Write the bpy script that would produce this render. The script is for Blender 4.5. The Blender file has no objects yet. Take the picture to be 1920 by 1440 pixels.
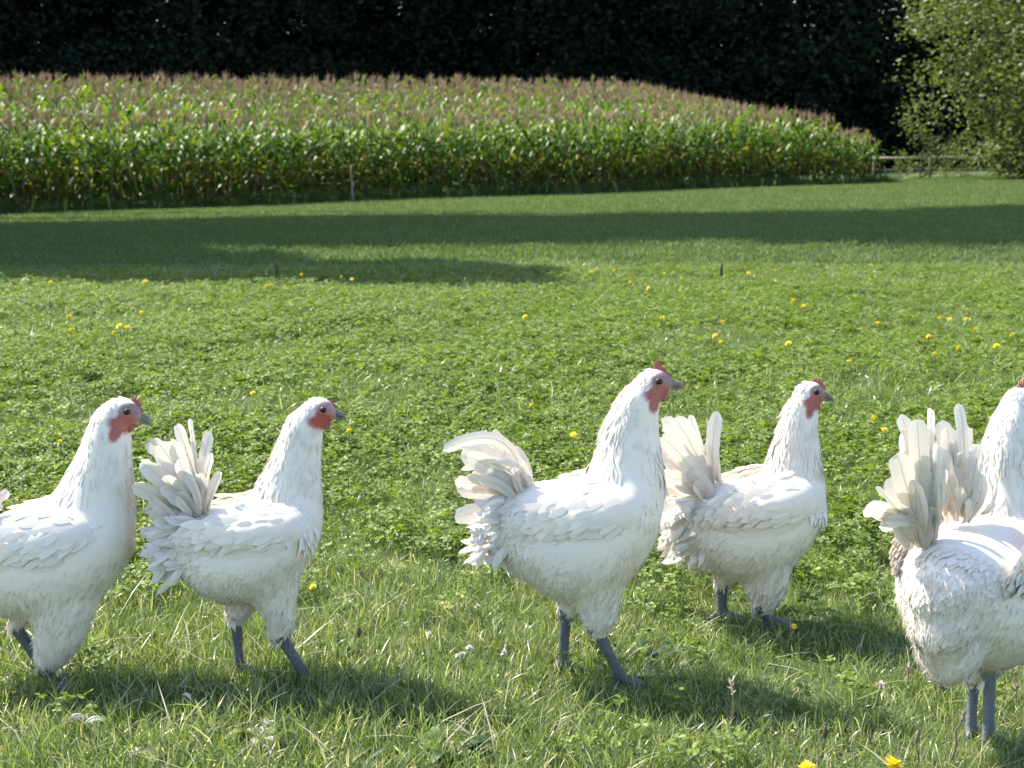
import bpy, math, random
import numpy as np
from mathutils import Vector, Euler

random.seed(7)
RNG = np.random.default_rng(7)
scene = bpy.context.scene
COL = scene.collection
R = math.radians

# ------------------------------------------------------------------ camera
F = 2800.0                       # focal length in photo pixels (1920 wide)
CAMH = 0.93
PITCH = math.atan((720 - 305) / F)
cam_d = bpy.data.cameras.new('camera')
cam = bpy.data.objects.new('camera', cam_d)
COL.objects.link(cam)
cam.location = (0, 0, CAMH)
cam.rotation_euler = (math.pi / 2 - PITCH, 0, 0)
cam_d.sensor_width = 36.0
cam_d.lens = F / 1920 * 36.0
cam_d.clip_start = 0.05
cam_d.clip_end = 2000
cam_d.dof.use_dof = True
cam_d.dof.focus_distance = 2.75
cam_d.dof.aperture_fstop = 11.0
scene.camera = cam

# ------------------------------------------------------------------ world, sun, exposure
SUN_BEHIND = R(29)               # how far behind the pure left the sun stands
SUN_EL = R(51)
sunv = Vector((-math.cos(SUN_EL) * math.cos(SUN_BEHIND), math.cos(SUN_EL) * math.sin(SUN_BEHIND), math.sin(SUN_EL)))
world = bpy.data.worlds.new('World')
scene.world = world
world.use_nodes = True
wn = world.node_tree
bg = wn.nodes['Background']
sky = wn.nodes.new('ShaderNodeTexSky')
sky.sky_type = 'NISHITA'
sky.sun_disc = False
sky.sun_elevation = SUN_EL
sky.sun_rotation = math.atan2(sunv.x, sunv.y)
sky.air_density = 1.0
sky.dust_density = 1.2
wn.links.new(sky.outputs[0], bg.inputs[0])
bg.inputs[1].default_value = 0.15
sl = bpy.data.lights.new('sun', 'SUN')
sl.energy = 5.0
sl.angle = R(0.53)
sl.color = (1.0, 0.93, 0.8)
so = bpy.data.objects.new('sun', sl)
COL.objects.link(so)
so.rotation_euler = (-sunv).to_track_quat('-Z', 'Y').to_euler()
vs = scene.view_settings
vs.view_transform = 'Standard'
vs.look = 'None'
vs.exposure = 1.2
vs.gamma = 1.0
vs.use_curve_mapping = False

cy = scene.cycles
cy.max_bounces = 4; cy.diffuse_bounces = 2; cy.glossy_bounces = 2; cy.transmission_bounces = 2; cy.transparent_max_bounces = 4

# ------------------------------------------------------------------ helpers
def S(a, b, x):
    t = np.clip((np.asarray(x, float) - a) / (b - a), 0, 1)
    return t * t * (3 - 2 * t)

def front_y(x):
    x = np.asarray(x, float)
    return 42 + np.where(x < 0, 0.68 * np.clip(x, -30, 0), 0.42 * np.clip(x, 0, 16))

def ter(x, y):
    x = np.asarray(x, float); y = np.asarray(y, float)
    z = 0.0245 * np.clip(x, -40, 40) * S(10, 36, y)
    d = np.clip(y - front_y(x), 0, 18)
    z = z + 0.116 * d * d / (d + 1.5) * (1 - S(3.2, 13.2, x))
    near = 1 - S(6, 16, y)
    z = z + near * (0.008 * np.sin(9.1 * x + 3 * y) * np.sin(7.3 * y - 1.3) + 0.012 * np.sin(2.9 * x - 1.7 * y + .6))
    z = z + 0.03 * np.sin(0.55 * x + 0.3) * np.sin(0.4 * y + 1.1) * S(4, 14, y)
    return z

cp, sp = math.cos(PITCH), math.sin(PITCH)
def ray(u, v):
    a = (u - 960) / F; b = (720 - v) / F
    return np.array([a, cp + b * sp, -sp + b * cp])

def at_y(u, v, Y):
    d = ray(u, v)
    k = Y / d[1]
    return np.array([d[0] * k, Y, CAMH + d[2] * k])

def ground_pt(u, v):
    d = ray(u, v)
    lo, hi = 0.5, 120.0
    k = lo
    prev = lo
    while k < hi:
        p = d * k
        if CAMH + p[2] <= ter(p[0], p[1]):
            break
        prev = k
        k *= 1.03
    a, b = prev, k
    for _ in range(30):
        m = .5 * (a + b); p = d * m
        if CAMH + p[2] <= ter(p[0], p[1]): b = m
        else: a = m
    p = d * b
    return np.array([p[0], p[1], float(ter(p[0], p[1]))])

def mesh_np(name, V, Fc, smooth=True, attrs=None, normals=None):
    """V (n,3); Fc list of int arrays (m,3)/(m,4)"""
    me = bpy.data.meshes.new(name)
    V = np.asarray(V, np.float32)
    if not isinstance(Fc, (list, tuple)): Fc = [Fc]
    Fc = [np.asarray(f, np.int32) for f in Fc if len(f)]
    if normals is not None:          # wind every face towards its shading normal
        nn_ = np.asarray(normals, float)
        for f in Fc:
            g_ = np.cross(V[f[:, 1]] - V[f[:, 0]], V[f[:, -1]] - V[f[:, 0]])
            fl = (g_ * nn_[f].mean(1)).sum(1) < 0
            f[fl] = f[fl][:, ::-1]
    nl = sum(f.size for f in Fc); npoly = sum(len(f) for f in Fc)
    me.vertices.add(len(V)); me.vertices.foreach_set('co', V.ravel())
    me.loops.add(nl); me.loops.foreach_set('vertex_index', np.concatenate([f.ravel() for f in Fc]))
    me.polygons.add(npoly)
    tot = np.concatenate([np.full(len(f), f.shape[1], np.int32) for f in Fc])
    st = np.concatenate([[0], np.cumsum(tot)[:-1]]).astype(np.int32)
    me.polygons.foreach_set('loop_start', st)
    me.polygons.foreach_set('loop_total', tot)
    me.polygons.foreach_set('use_smooth', np.full(npoly, smooth))
    me.update(calc_edges=True)
    if attrs:
        for k, a in attrs.items():
            a = np.asarray(a, np.float32)
            if a.ndim == 1:
                at = me.attributes.new(k, 'FLOAT', 'POINT'); at.data.foreach_set('value', a)
            elif a.shape[1] == 3:
                at = me.attributes.new(k, 'FLOAT_VECTOR', 'POINT'); at.data.foreach_set('vector', a.ravel())
            else:
                at = me.attributes.new(k, 'FLOAT_COLOR', 'POINT'); at.data.foreach_set('color', a.ravel())
    if normals is None: me.validate()
    if normals is not None:
        me.normals_split_custom_set_from_vertices(np.asarray(normals, float).tolist())
    return me

def obj(name, me, mat=None, parent=None, loc=None, link=True):
    o = bpy.data.objects.new(name, me)
    if link: COL.objects.link(o)
    if mat is not None and me is not None:
        if not me.materials: me.materials.append(mat)
    if parent is not None: o.parent = parent
    if loc is not None: o.location = loc
    return o

def tag(o, label=None, cat=None, group=None, kind=None):
    if label: o['label'] = label
    if cat: o['category'] = cat
    if group: o['group'] = group
    if kind: o['kind'] = kind
    return o

def empty(name, loc=(0, 0, 0), rz=0):
    o = bpy.data.objects.new(name, None)
    COL.objects.link(o); o.location = loc; o.rotation_euler = (0, 0, rz)
    o.empty_display_size = .1
    return o

class MB:
    """collects pieces into one mesh"""
    def __init__(s): s.V = []; s.T = []; s.Q = []; s.n = 0; s.A = []
    def add(s, V, T=None, Q=None, a=0.0):
        V = np.asarray(V, float)
        if T is not None and len(T): s.T.append(np.asarray(T) + s.n)
        if Q is not None and len(Q): s.Q.append(np.asarray(Q) + s.n)
        s.V.append(V); s.n += len(V)
        s.A.append(np.full(len(V), a) if np.isscalar(a) else np.asarray(a, float))
    def mesh(s, name, smooth=True, normals=None):
        Fc = []
        if s.T: Fc.append(np.concatenate(s.T))
        if s.Q: Fc.append(np.concatenate(s.Q))
        return mesh_np(name, np.concatenate(s.V), Fc, smooth, {'tint': np.concatenate(s.A)}, normals)

def nrm(v):
    v = np.asarray(v, float)
    return v / (np.linalg.norm(v, axis=-1, keepdims=True) + 1e-12)

def tube(P, r, n=8, caps=True):
    """tube along polyline P (k,3) radius r (k,) -> V, T, Q"""
    P = np.asarray(P, float); r = np.broadcast_to(np.asarray(r, float), (len(P),))
    t = nrm(np.gradient(P, axis=0))
    ref = np.array([0, 1, 0.]) if abs(t[0][1]) < .9 else np.array([1., 0, 0])
    a = nrm(np.cross(t, ref)); b = np.cross(t, a)
    th = np.arange(n) / n * 2 * np.pi
    V = P[:, None] + r[:, None, None] * (np.cos(th)[None, :, None] * a[:, None] + np.sin(th)[None, :, None] * b[:, None])
    V = V.reshape(-1, 3)
    k = len(P)
    i = np.arange(k - 1)[:, None] * n; j = np.arange(n)[None]; j2 = (j + 1) % n
    Q = np.stack([i + j, i + j2, i + n + j2, i + n + j], -1).reshape(-1, 4)
    T = []
    if caps:
        V = np.vstack([V, P[0], P[-1]])
        c0, c1 = k * n, k * n + 1
        for q in range(n):
            T.append((c0, (q + 1) % n, q)); T.append((c1, (k - 1) * n + q, (k - 1) * n + (q + 1) % n))
    return V, np.array(T, int).reshape(-1, 3), Q

def box(c, s, rz=0.0):
    c = np.asarray(c, float); s = np.asarray(s, float) / 2
    V = np.array([[x, y, z] for x in (-1, 1) for y in (-1, 1) for z in (-1, 1)]) * s
    if rz:
        ca, sa = math.cos(rz), math.sin(rz)
        V = np.stack([V[:, 0] * ca - V[:, 1] * sa, V[:, 0] * sa + V[:, 1] * ca, V[:, 2]], -1)
    Q = [(0, 1, 3, 2), (4, 6, 7, 5), (0, 4, 5, 1), (2, 3, 7, 6), (0, 2, 6, 4), (1, 5, 7, 3)]
    return V + c, None, np.array(Q)

# ------------------------------------------------------------------ materials
def mat_new(name):
    m = bpy.data.materials.new(name); m.use_nodes = True
    nt = m.node_tree; nt.nodes.clear()
    out = nt.nodes.new('ShaderNodeOutputMaterial')
    return m, nt, out

def N(nt, t, **kw):
    n = nt.nodes.new(t)
    for k, v in kw.items():
        if k.startswith('i_'):
            n.inputs[k[2:].replace('_', ' ')].default_value = v
        else: setattr(n, k, v)
    return n

def ramp(nt, fac, stops, interp='LINEAR'):
    r = nt.nodes.new('ShaderNodeValToRGB')
    r.color_ramp.interpolation = interp
    els = r.color_ramp.elements
    while len(els) < len(stops): els.new(0.5)
    for e, (p, c) in zip(els, stops):
        e.position = p; e.color = (*c, 1)
    nt.links.new(fac, r.inputs[0])
    return r.outputs[0]

def leaf_mat(name, stops, rough=.42, transl=.35, tcol=(1.12, 1.2, .5), use_rand=.5, spec=.5, geo_noise=None):
    m, nt, out = mat_new(name)
    L = nt.links
    at = N(nt, 'ShaderNodeAttribute', attribute_name='tint')
    oi = N(nt, 'ShaderNodeObjectInfo')
    mx = N(nt, 'ShaderNodeMath', operation='MULTIPLY_ADD')
    L.new(oi.outputs['Random'], mx.inputs[0]); mx.inputs[1].default_value = use_rand
    sub = N(nt, 'ShaderNodeMath', operation='MULTIPLY_ADD')
    L.new(at.outputs['Fac'], sub.inputs[0]); sub.inputs[1].default_value = 1.0; sub.inputs[2].default_value = -use_rand / 2
    L.new(sub.outputs[0], mx.inputs[2])
    fac = mx.outputs[0]
    if geo_noise:
        geo = N(nt, 'ShaderNodeNewGeometry')
        nz = N(nt, 'ShaderNodeTexNoise'); nz.inputs['Scale'].default_value = geo_noise[0]
        L.new(geo.outputs['Position'], nz.inputs['Vector'])
        ad = N(nt, 'ShaderNodeMath', operation='MULTIPLY_ADD')
        L.new(nz.outputs[0], ad.inputs[0]); ad.inputs[1].default_value = geo_noise[1]
        sb = N(nt, 'ShaderNodeMath', operation='SUBTRACT'); L.new(fac, sb.inputs[0]); sb.inputs[1].default_value = geo_noise[1] / 2
        L.new(sb.outputs[0], ad.inputs[2]); fac = ad.outputs[0]
    col = ramp(nt, fac, stops)
    bs = N(nt, 'ShaderNodeBsdfPrincipled')
    L.new(col, bs.inputs['Base Color']); bs.inputs['Roughness'].default_value = rough
    bs.inputs['Specular IOR Level'].default_value = spec
    tr = N(nt, 'ShaderNodeBsdfTranslucent')
    mc = N(nt, 'ShaderNodeMix', data_type='RGBA', blend_type='MULTIPLY'); mc.inputs[0].default_value = 1
    L.new(col, mc.inputs[6]); mc.inputs[7].default_value = (*tcol, 1)
    L.new(mc.outputs[2], tr.inputs[0])
    ms = N(nt, 'ShaderNodeMixShader'); ms.inputs[0].default_value = transl
    L.new(bs.outputs[0], ms.inputs[1]); L.new(tr.outputs[0], ms.inputs[2])
    L.new(ms.outputs[0], out.inputs[0])
    return m

def plain_mat(name, col, rough=.6, bump=None, var=.25, spec=.4, scale=30.):
    m, nt, out = mat_new(name)
    L = nt.links
    tc = N(nt, 'ShaderNodeTexCoord')
    nz = N(nt, 'ShaderNodeTexNoise'); nz.inputs['Scale'].default_value = scale; nz.inputs['Detail'].default_value = 5
    L.new(tc.outputs['Object'], nz.inputs['Vector'])
    c = np.array(col)
    cc = ramp(nt, nz.outputs[0], [(.25, tuple(c * (1 - var))), (.75, tuple(np.minimum(c * (1 + var), .9)))])
    bs = N(nt, 'ShaderNodeBsdfPrincipled'); L.new(cc, bs.inputs['Base Color'])
    bs.inputs['Roughness'].default_value = rough; bs.inputs['Specular IOR Level'].default_value = spec
    if bump:
        b = N(nt, 'ShaderNodeBump'); b.inputs['Strength'].default_value = bump; b.inputs['Distance'].default_value = .01
        L.new(nz.outputs[0], b.inputs['Height']); L.new(b.outputs[0], bs.inputs['Normal'])
    L.new(bs.outputs[0], out.inputs[0])
    return m

G_DARK, G_MID, G_LITE, G_YEL, STRAW = (.07, .112, .035), (.155, .215, .07), (.235, .295, .11), (.32, .355, .17), (.48, .46, .34)
M_grass = leaf_mat('grass_blades', [(.0, G_DARK), (.3, G_MID), (.62, G_LITE), (.84, G_YEL), (.93, STRAW), (1, (.55, .53, .42))], rough=.3, transl=.45, use_rand=.35, spec=.55, geo_noise=(1.4, .3))
M_fgrass = leaf_mat('far_grass_blades', [(.0, (.07, .12, .035)), (.4, (.105, .165, .05)), (.8, (.14, .2, .07)), (1, (.23, .26, .12))], rough=.6, transl=.45, use_rand=.5, geo_noise=(.35, .3))
M_clover = leaf_mat('clover_leaves', [(.0, (.07, .125, .015)), (.5, (.145, .215, .028)), (.85, (.21, .285, .045)), (1, (.31, .35, .11))], rough=.5, transl=.45, use_rand=.4)
M_maize = leaf_mat('maize_leaf', [(.0, (.025, .075, .015)), (.35, (.068, .15, .018)), (.58, (.155, .225, .026)), (.7, (.28, .3, .045)), (.82, (.26, .16, .05)), (.92, (.1, .065, .035)), (1, (.06, .045, .03))], rough=.45, transl=.4, use_rand=.2, spec=.35)
M_tassel = leaf_mat('maize_tassel', [(.0, (.36, .25, .14)), (.5, (.46, .33, .2)), (1, (.56, .42, .27))], rough=.7, transl=.25, tcol=(1.1, .95, .8), use_rand=.5)
M_stalk = leaf_mat('maize_stalk', [(.0, (.07, .12, .03)), (1, (.2, .17, .07))], rough=.5, transl=.0, use_rand=.5)
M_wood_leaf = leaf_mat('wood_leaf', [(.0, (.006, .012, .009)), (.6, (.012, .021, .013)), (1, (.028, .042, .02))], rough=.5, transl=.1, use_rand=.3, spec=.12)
M_tree_leaf = leaf_mat('pale_tree_leaf', [(.0, (.07, .1, .03)), (.5, (.13, .165, .055)), (1, (.21, .23, .1))], rough=.5, transl=.45, use_rand=.1)
M_bark = plain_mat('bark', (.09, .07, .05), .9, bump=.8, scale=12)
M_post = plain_mat('weathered_wood', (.15, .125, .095), .85, bump=.5, scale=40)
M_rail = plain_mat('pale_rail_wood', (.28, .23, .2), .8, bump=.4, scale=30)
M_iron = plain_mat('dark_metal', (.012, .016, .018), .6)
M_yellow = leaf_mat('dandelion_petals', [(.0, (.88, .72, .02)), (1, (.9, .8, .06))], rough=.6, transl=.25, tcol=(1, .9, .4), use_rand=.4)
M_stem = plain_mat('flower_stem', (.13, .17, .05), .6)
M_white = leaf_mat('white_clover_bloom', [(.0, (.55, .5, .45)), (1, (.8, .78, .72))], rough=.7, transl=.3, tcol=(1, 1, .95))
M_weed = leaf_mat('broad_weed_leaf', [(.0, (.02, .06, .015)), (.45, (.06, .13, .02)), (.7, (.17, .22, .03)), (.85, (.4, .37, .27)), (1, (.55, .52, .45))], rough=.5, transl=.35, use_rand=.1)
M_dry = leaf_mat('dry_leaf', [(.0, (.12, .085, .06)), (.5, (.3, .24, .17)), (1, (.6, .56, .48))], rough=.6, transl=.25, tcol=(1, .95, .8), use_rand=.6)

def ground_mat():
    m, nt, out = mat_new('meadow_ground')
    L = nt.links
    geo = N(nt, 'ShaderNodeNewGeometry')
    n1 = N(nt, 'ShaderNodeTexNoise'); n1.inputs['Scale'].default_value = 60; n1.inputs['Detail'].default_value = 6
    n2 = N(nt, 'ShaderNodeTexNoise'); n2.inputs['Scale'].default_value = .5; n2.inputs['Detail'].default_value = 4
    L.new(geo.outputs['Position'], n1.inputs['Vector']); L.new(geo.outputs['Position'], n2.inputs['Vector'])
    c1 = ramp(nt, n1.outputs[0], [(.3, (.025, .045, .012)), (.55, (.06, .1, .025)), (.75, (.1, .12, .045))])
    c2 = ramp(nt, n2.outputs[0], [(.3, (.75, .8, .7)), (.7, (1.2, 1.15, 1.0))])
    mx = N(nt, 'ShaderNodeMix', data_type='RGBA', blend_type='MULTIPLY'); mx.inputs[0].default_value = 1
    L.new(c1, mx.inputs[6]); L.new(c2, mx.inputs[7])
    bs = N(nt, 'ShaderNodeBsdfPrincipled'); L.new(mx.outputs[2], bs.inputs['Base Color']); bs.inputs['Roughness'].default_value = .9
    b = N(nt, 'ShaderNodeBump'); b.inputs['Strength'].default_value = .8; b.inputs['Distance'].default_value = .02
    L.new(n1.outputs[0], b.inputs['Height']); L.new(b.outputs[0], bs.inputs['Normal'])
    L.new(bs.outputs[0], out.inputs[0])
    return m
M_ground = ground_mat()

# ------------------------------------------------------------------ ground sheet
xs = np.unique(np.concatenate([np.arange(-4, 4.01, .08), np.arange(-30, 30.1, .7), np.linspace(-400, 400, 60)]))
ys = np.unique(np.concatenate([np.arange(.5, 7, .08), np.arange(7, 20, .3), np.arange(20, 90, .8), np.linspace(90, 700, 40), np.linspace(-40, .4, 14)]))
gx, gy = np.meshgrid(xs, ys)
gv = np.stack([gx, gy, ter(gx, gy)], -1).reshape(-1, 3)
nx, ny = len(xs), len(ys)
ii = (np.arange(ny - 1)[:, None] * nx + np.arange(nx - 1)[None])
gq = np.stack([ii, ii + 1, ii + nx + 1, ii + nx], -1).reshape(-1, 4)
ground = obj('ground', mesh_np('ground', gv, gq), M_ground)
tag(ground, 'gently sloping green meadow ground', 'ground', kind='structure')

# ------------------------------------------------------------------ geometry-node scattering of uncountable stuff
def scatter(name, protos, P, rotv, scl, idx, label, cat):
    me = mesh_np(name, P, [np.zeros((0, 3), int)] if False else [], attrs=None) if False else bpy.data.meshes.new(name)
    me.vertices.add(len(P)); me.vertices.foreach_set('co', np.asarray(P, np.float32).ravel())
    for k, t, f, a in (('rot', 'FLOAT_VECTOR', 'vector', rotv), ('scl', 'FLOAT', 'value', scl)):
        at = me.attributes.new(k, t, 'POINT'); at.data.foreach_set(f, np.asarray(a, np.float32).ravel())
    at = me.attributes.new('idx', 'INT', 'POINT'); at.data.foreach_set('value', np.asarray(idx, np.int32))
    pc = bpy.data.collections.new(name + '_protos')
    for i, p in enumerate(protos):
        p.name = '%s_proto_%03d' % (name, i)
        pc.objects.link(p)
    ng = bpy.data.node_groups.new(name + '_scatter', 'GeometryNodeTree')
    ng.interface.new_socket('Geometry', in_out='INPUT', socket_type='NodeSocketGeometry')
    ng.interface.new_socket('Geometry', in_out='OUTPUT', socket_type='NodeSocketGeometry')
    gi = ng.nodes.new('NodeGroupInput'); go = ng.nodes.new('NodeGroupOutput')
    iop = ng.nodes.new('GeometryNodeInstanceOnPoints')
    ci = ng.nodes.new('GeometryNodeCollectionInfo')
    ci.inputs['Collection'].default_value = pc
    ci.inputs['Separate Children'].default_value = True
    ci.inputs['Reset Children'].default_value = True
    def named(n, dt):
        a = ng.nodes.new('GeometryNodeInputNamedAttribute'); a.data_type = dt; a.inputs['Name'].default_value = n
        return [o for o in a.outputs if o.enabled and o.name == 'Attribute'][0]
    L = ng.links
    L.new(gi.outputs[0], iop.inputs['Points']); L.new(ci.outputs[0], iop.inputs['Instance'])
    iop.inputs['Pick Instance'].default_value = True
    L.new(named('idx', 'INT'), iop.inputs['Instance Index'])
    L.new(named('rot', 'FLOAT_VECTOR'), iop.inputs['Rotation'])
    L.new(named('scl', 'FLOAT'), iop.inputs['Scale'])
    L.new(iop.outputs[0], go.inputs[0])
    o = obj(name, me)
    md = o.modifiers.new('scatter', 'NODES'); md.node_group = ng
    tag(o, label, cat, kind='stuff')
    return o

def blades(rng, n, rad, h0, h1, w0, w1, bend, bias=(0, 0), straw=.05, flat=0.0):
    a = rng.uniform(0, 2 * np.pi, n); rr = rad * np.sqrt(rng.uniform(0, 1, n))
    base = np.stack([rr * np.cos(a), rr * np.sin(a), np.full(n, -.006)], -1)
    h = rng.uniform(h0, h1, n); w = rng.uniform(w0, w1, n)
    d = rng.uniform(0, 2 * np.pi, n)
    dirv = np.stack([np.cos(d) + bias[0] + .35, np.sin(d) + bias[1] - .1, np.zeros(n)], -1)
    bd = rng.uniform(.25, 1.0, n) * bend
    if flat: bd = np.where(rng.uniform(0, 1, n) < flat, bd * 2.4, bd)
    wd = d + np.pi / 2 + rng.uniform(-.9, .9, n)
    wv = np.stack([np.cos(wd), np.sin(wd), np.zeros(n)], -1)
    V = []
    for t, ww in ((0, .8), (.4, 1.), (.75, .7), (1., 0)):
        p = base + dirv * (h * bd * t ** 1.7)[:, None]
        p[:, 2] += h * (t - .35 * np.minimum(bd, 1.5) * t * t)
        if ww > 0:
            V += [p - wv * (w * ww / 2)[:, None], p + wv * (w * ww / 2)[:, None]]
        else: V.append(p)
    V = np.stack(V, 1)      # n,7,3
    T0 = np.array([(0, 1, 3), (0, 3, 2), (2, 3, 5), (2, 5, 4), (4, 5, 6)])
    T = (np.arange(n)[:, None, None] * 7 + T0[None]).reshape(-1, 3)
    tint = rng.uniform(.08, .8, n)
    tint = np.where(rng.uniform(0, 1, n) < straw, rng.uniform(.9, 1.05, n), tint)
    return V.reshape(-1, 3), T, np.repeat(tint, 7)

def blade_obj(name, mat, *a, **k):
    V, T, A = blades(*a, **k)
    return obj(name, mesh_np(name, V, [T], True, {'tint': A}), mat, link=False)

def frustum_pts(rng, n, y0, y1, margin):
    """uniform over the ground area the camera (and a step to either side) sees"""
    y = np.sqrt(rng.uniform(0, 1, 4 * n + 100) * (y1 ** 2 - y0 ** 2) + y0 ** 2)
    keep = rng.uniform(0, 1, len(y)) < (.36 + margin / y) / (.36 + margin / y0)
    y = y[keep][:n]
    x = rng.uniform(-1, 1, len(y)) * (.36 * y + margin)
    return x, y

def vnoise(x, y, s, seed=0):
    """cheap smooth noise 0..1 from sines"""
    r = np.random.default_rng(seed)
    z = np.zeros_like(x)
    for k in range(6):
        a = r.uniform(0, 2 * np.pi); f = s * r.uniform(.6, 1.9); p = r.uniform(0, 6.28)
        z += np.sin(f * (x * np.cos(a) + y * np.sin(a)) + p)
    return np.clip(.5 + z / 6.5, .3, 1)

def put(rng, name, protos, x, y, smin, smax, label, cat, tilt=.12, zoff=0, sc=None):
    P = np.stack([x, y, ter(x, y) + zoff], -1)
    n = len(x)
    rot = np.stack([rng.normal(0, tilt, n), rng.normal(0, tilt, n), rng.uniform(0, 6.28, n)], -1)
    s = rng.uniform(smin, smax, n) * (1 if sc is None else sc)
    return scatter(name, protos, P, rot, s, rng.integers(0, len(protos), n), label, cat)

# -- near and middle grass
rg = np.random.default_rng(11)
gp = [blade_obj('tuft', M_grass, rg, 22, .05, .024, .07, .0013, .0027, .8, straw=.15, flat=.12) for _ in range(9)]
gp += [blade_obj('tuft', M_grass, rg, 10, .05, .02, .05, .0022, .0042, 1.2, straw=.4, flat=.3) for _ in range(2)]
x, y = frustum_pts(rg, 23000, 1.6, 4.6, 1.1)
dn = vnoise(x, y, 3.2, 3)
put(rg, 'grass', gp, x, y, .6, 1.15, 'tousled green grass with pale straw blades under the chickens', 'grass', tilt=.2, sc=.75 + .35 * dn)
gp2 = [blade_obj('tuft', M_grass, rg, 18, .08, .025, .075, .002, .004, .9, straw=.08, flat=.2) for _ in range(8)]
x, y = frustum_pts(rg, 34000, 4.6, 13.5, 1.2)
dn = vnoise(x, y, 1.6, 5)
put(rg, 'meadow_grass', gp2, x, y, .7, 1.2, 'green grass growing through the clover behind the chickens', 'grass', tilt=.2, sc=.6 + .6 * dn)
gp3 = [blade_obj('tuft', M_fgrass, rg, 30, .2, .03, .07, .005, .010, .8, straw=.03) for _ in range(6)]
x, y = frustum_pts(rg, 75000, 13, 56, 1.5)
k = (y < front_y(x) - .1) | (x > 12)
x, y = x[k], y[k]
put(rg, 'far_grass', gp3, x, y, .8, 1.25, 'short mown grass between the shadow bands and the maize', 'grass', tilt=.1)

# -- clover
def clover_clump(rng, n=13, rad=.055):
    mb = MB()
    for i in range(n):
        a = rng.uniform(0, 6.28); r = rad * math.sqrt(rng.uniform(0, 1))
        b = np.array([r * math.cos(a), r * math.sin(a), 0])
        h = rng.uniform(.03, .075)
        top = b + np.array([rng.normal(0, .012), rng.normal(0, .012), h])
        tn = rng.uniform(.15, .85)
        w = np.array([.0009, 0, 0])
        mb.add([b - w, b + w, top], T=[(0, 1, 2)], a=tn * .6)
        up = nrm(np.array([rng.normal(0, .35), rng.normal(0, .35), 1]))
        e = nrm(np.cross(up, [math.cos(a * 3), math.sin(a * 3), 0.1])); f = np.cross(up, e)
        s = rng.uniform(.011, .019); ph = rng.uniform(0, 6.28)
        for q in range(3):
            d = math.cos(ph + q * 2.094) * e + math.sin(ph + q * 2.094) * f
            c = np.cross(up, d)
            pts = [top, top + s * (.45 * d - .36 * c + .12 * up), top + s * (.85 * d - .42 * c + .06 * up), top + s * (.98 * d - .02 * up),
                   top + s * (.85 * d + .42 * c + .06 * up), top + s * (.45 * d + .36 * c + .12 * up)]
            mb.add(pts, T=[(0, 3, 1), (1, 3, 2), (0, 5, 3), (5, 4, 3)], a=tn + rng.uniform(-.08, .08))
    return obj('clover_clump', mb.mesh('clover_clump', False), M_clover, link=False)
cp_ = [clover_clump(rg) for _ in range(8)]
x, y = frustum_pts(rg, 52000, 2.0, 13, 1.2)
m = vnoise(x, y, 2.3, 9) + .35 * vnoise(x, y, 7, 10)
zone = S(2.8, 3.7, y) * (1 - .75 * S(10, 13, y))
k = rg.uniform(0, 1, len(x)) < np.clip((m - .36) * 2.4, .12, 1) * (.05 + .95 * zone)
x, y = x[k], y[k]
put(rg, 'clover', cp_, x, y, .55, 1.0, 'bright green clover leaves covering the meadow behind the chickens', 'clover', tilt=.12)

# ------------------------------------------------------------------ trees
def leaf_cloud(rng, C, per, spread, size, tintfun=None):
    """rhombic leaves around clump centres C (n,3)"""
    n = len(C) * per
    P = np.repeat(C, per, 0) + rng.normal(0, 1, (n, 3)) * spread
    d = nrm(rng.normal(0, 1, (n, 3)) * [1, 1, .6]); u = nrm(rng.normal(0, 1, (n, 3)) + [0, 0, .6])
    c = nrm(np.cross(d, u)); u = np.cross(c, d)
    s = size * rng.uniform(.6, 1.3, n)[:, None]
    V = np.stack([P - d * s * .5, P + c * s * .3 + u * s * .06, P + d * s * .55, P - c * s * .3 + u * s * .06], 1).reshape(-1, 3)
    i = np.arange(n)[:, None] * 4
    T = np.concatenate([i + [0, 2, 1], i + [0, 3, 2]], 0)
    tn = np.repeat(rng.uniform(.1, .9, len(C)), per) * .5 + rng.uniform(0, .5, n)
    return V, T, np.repeat(tn, 4)

def limb_path(rng, a, b, k=6, wob=.06):
    a = np.asarray(a, float); b = np.asarray(b, float)
    t = np.linspace(0, 1, k)[:, None]
    L = np.linalg.norm(b - a)
    P = a + (b - a) * t + rng.normal(0, wob * L, (k, 3)) * np.sin(np.pi * t)
    return P

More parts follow.
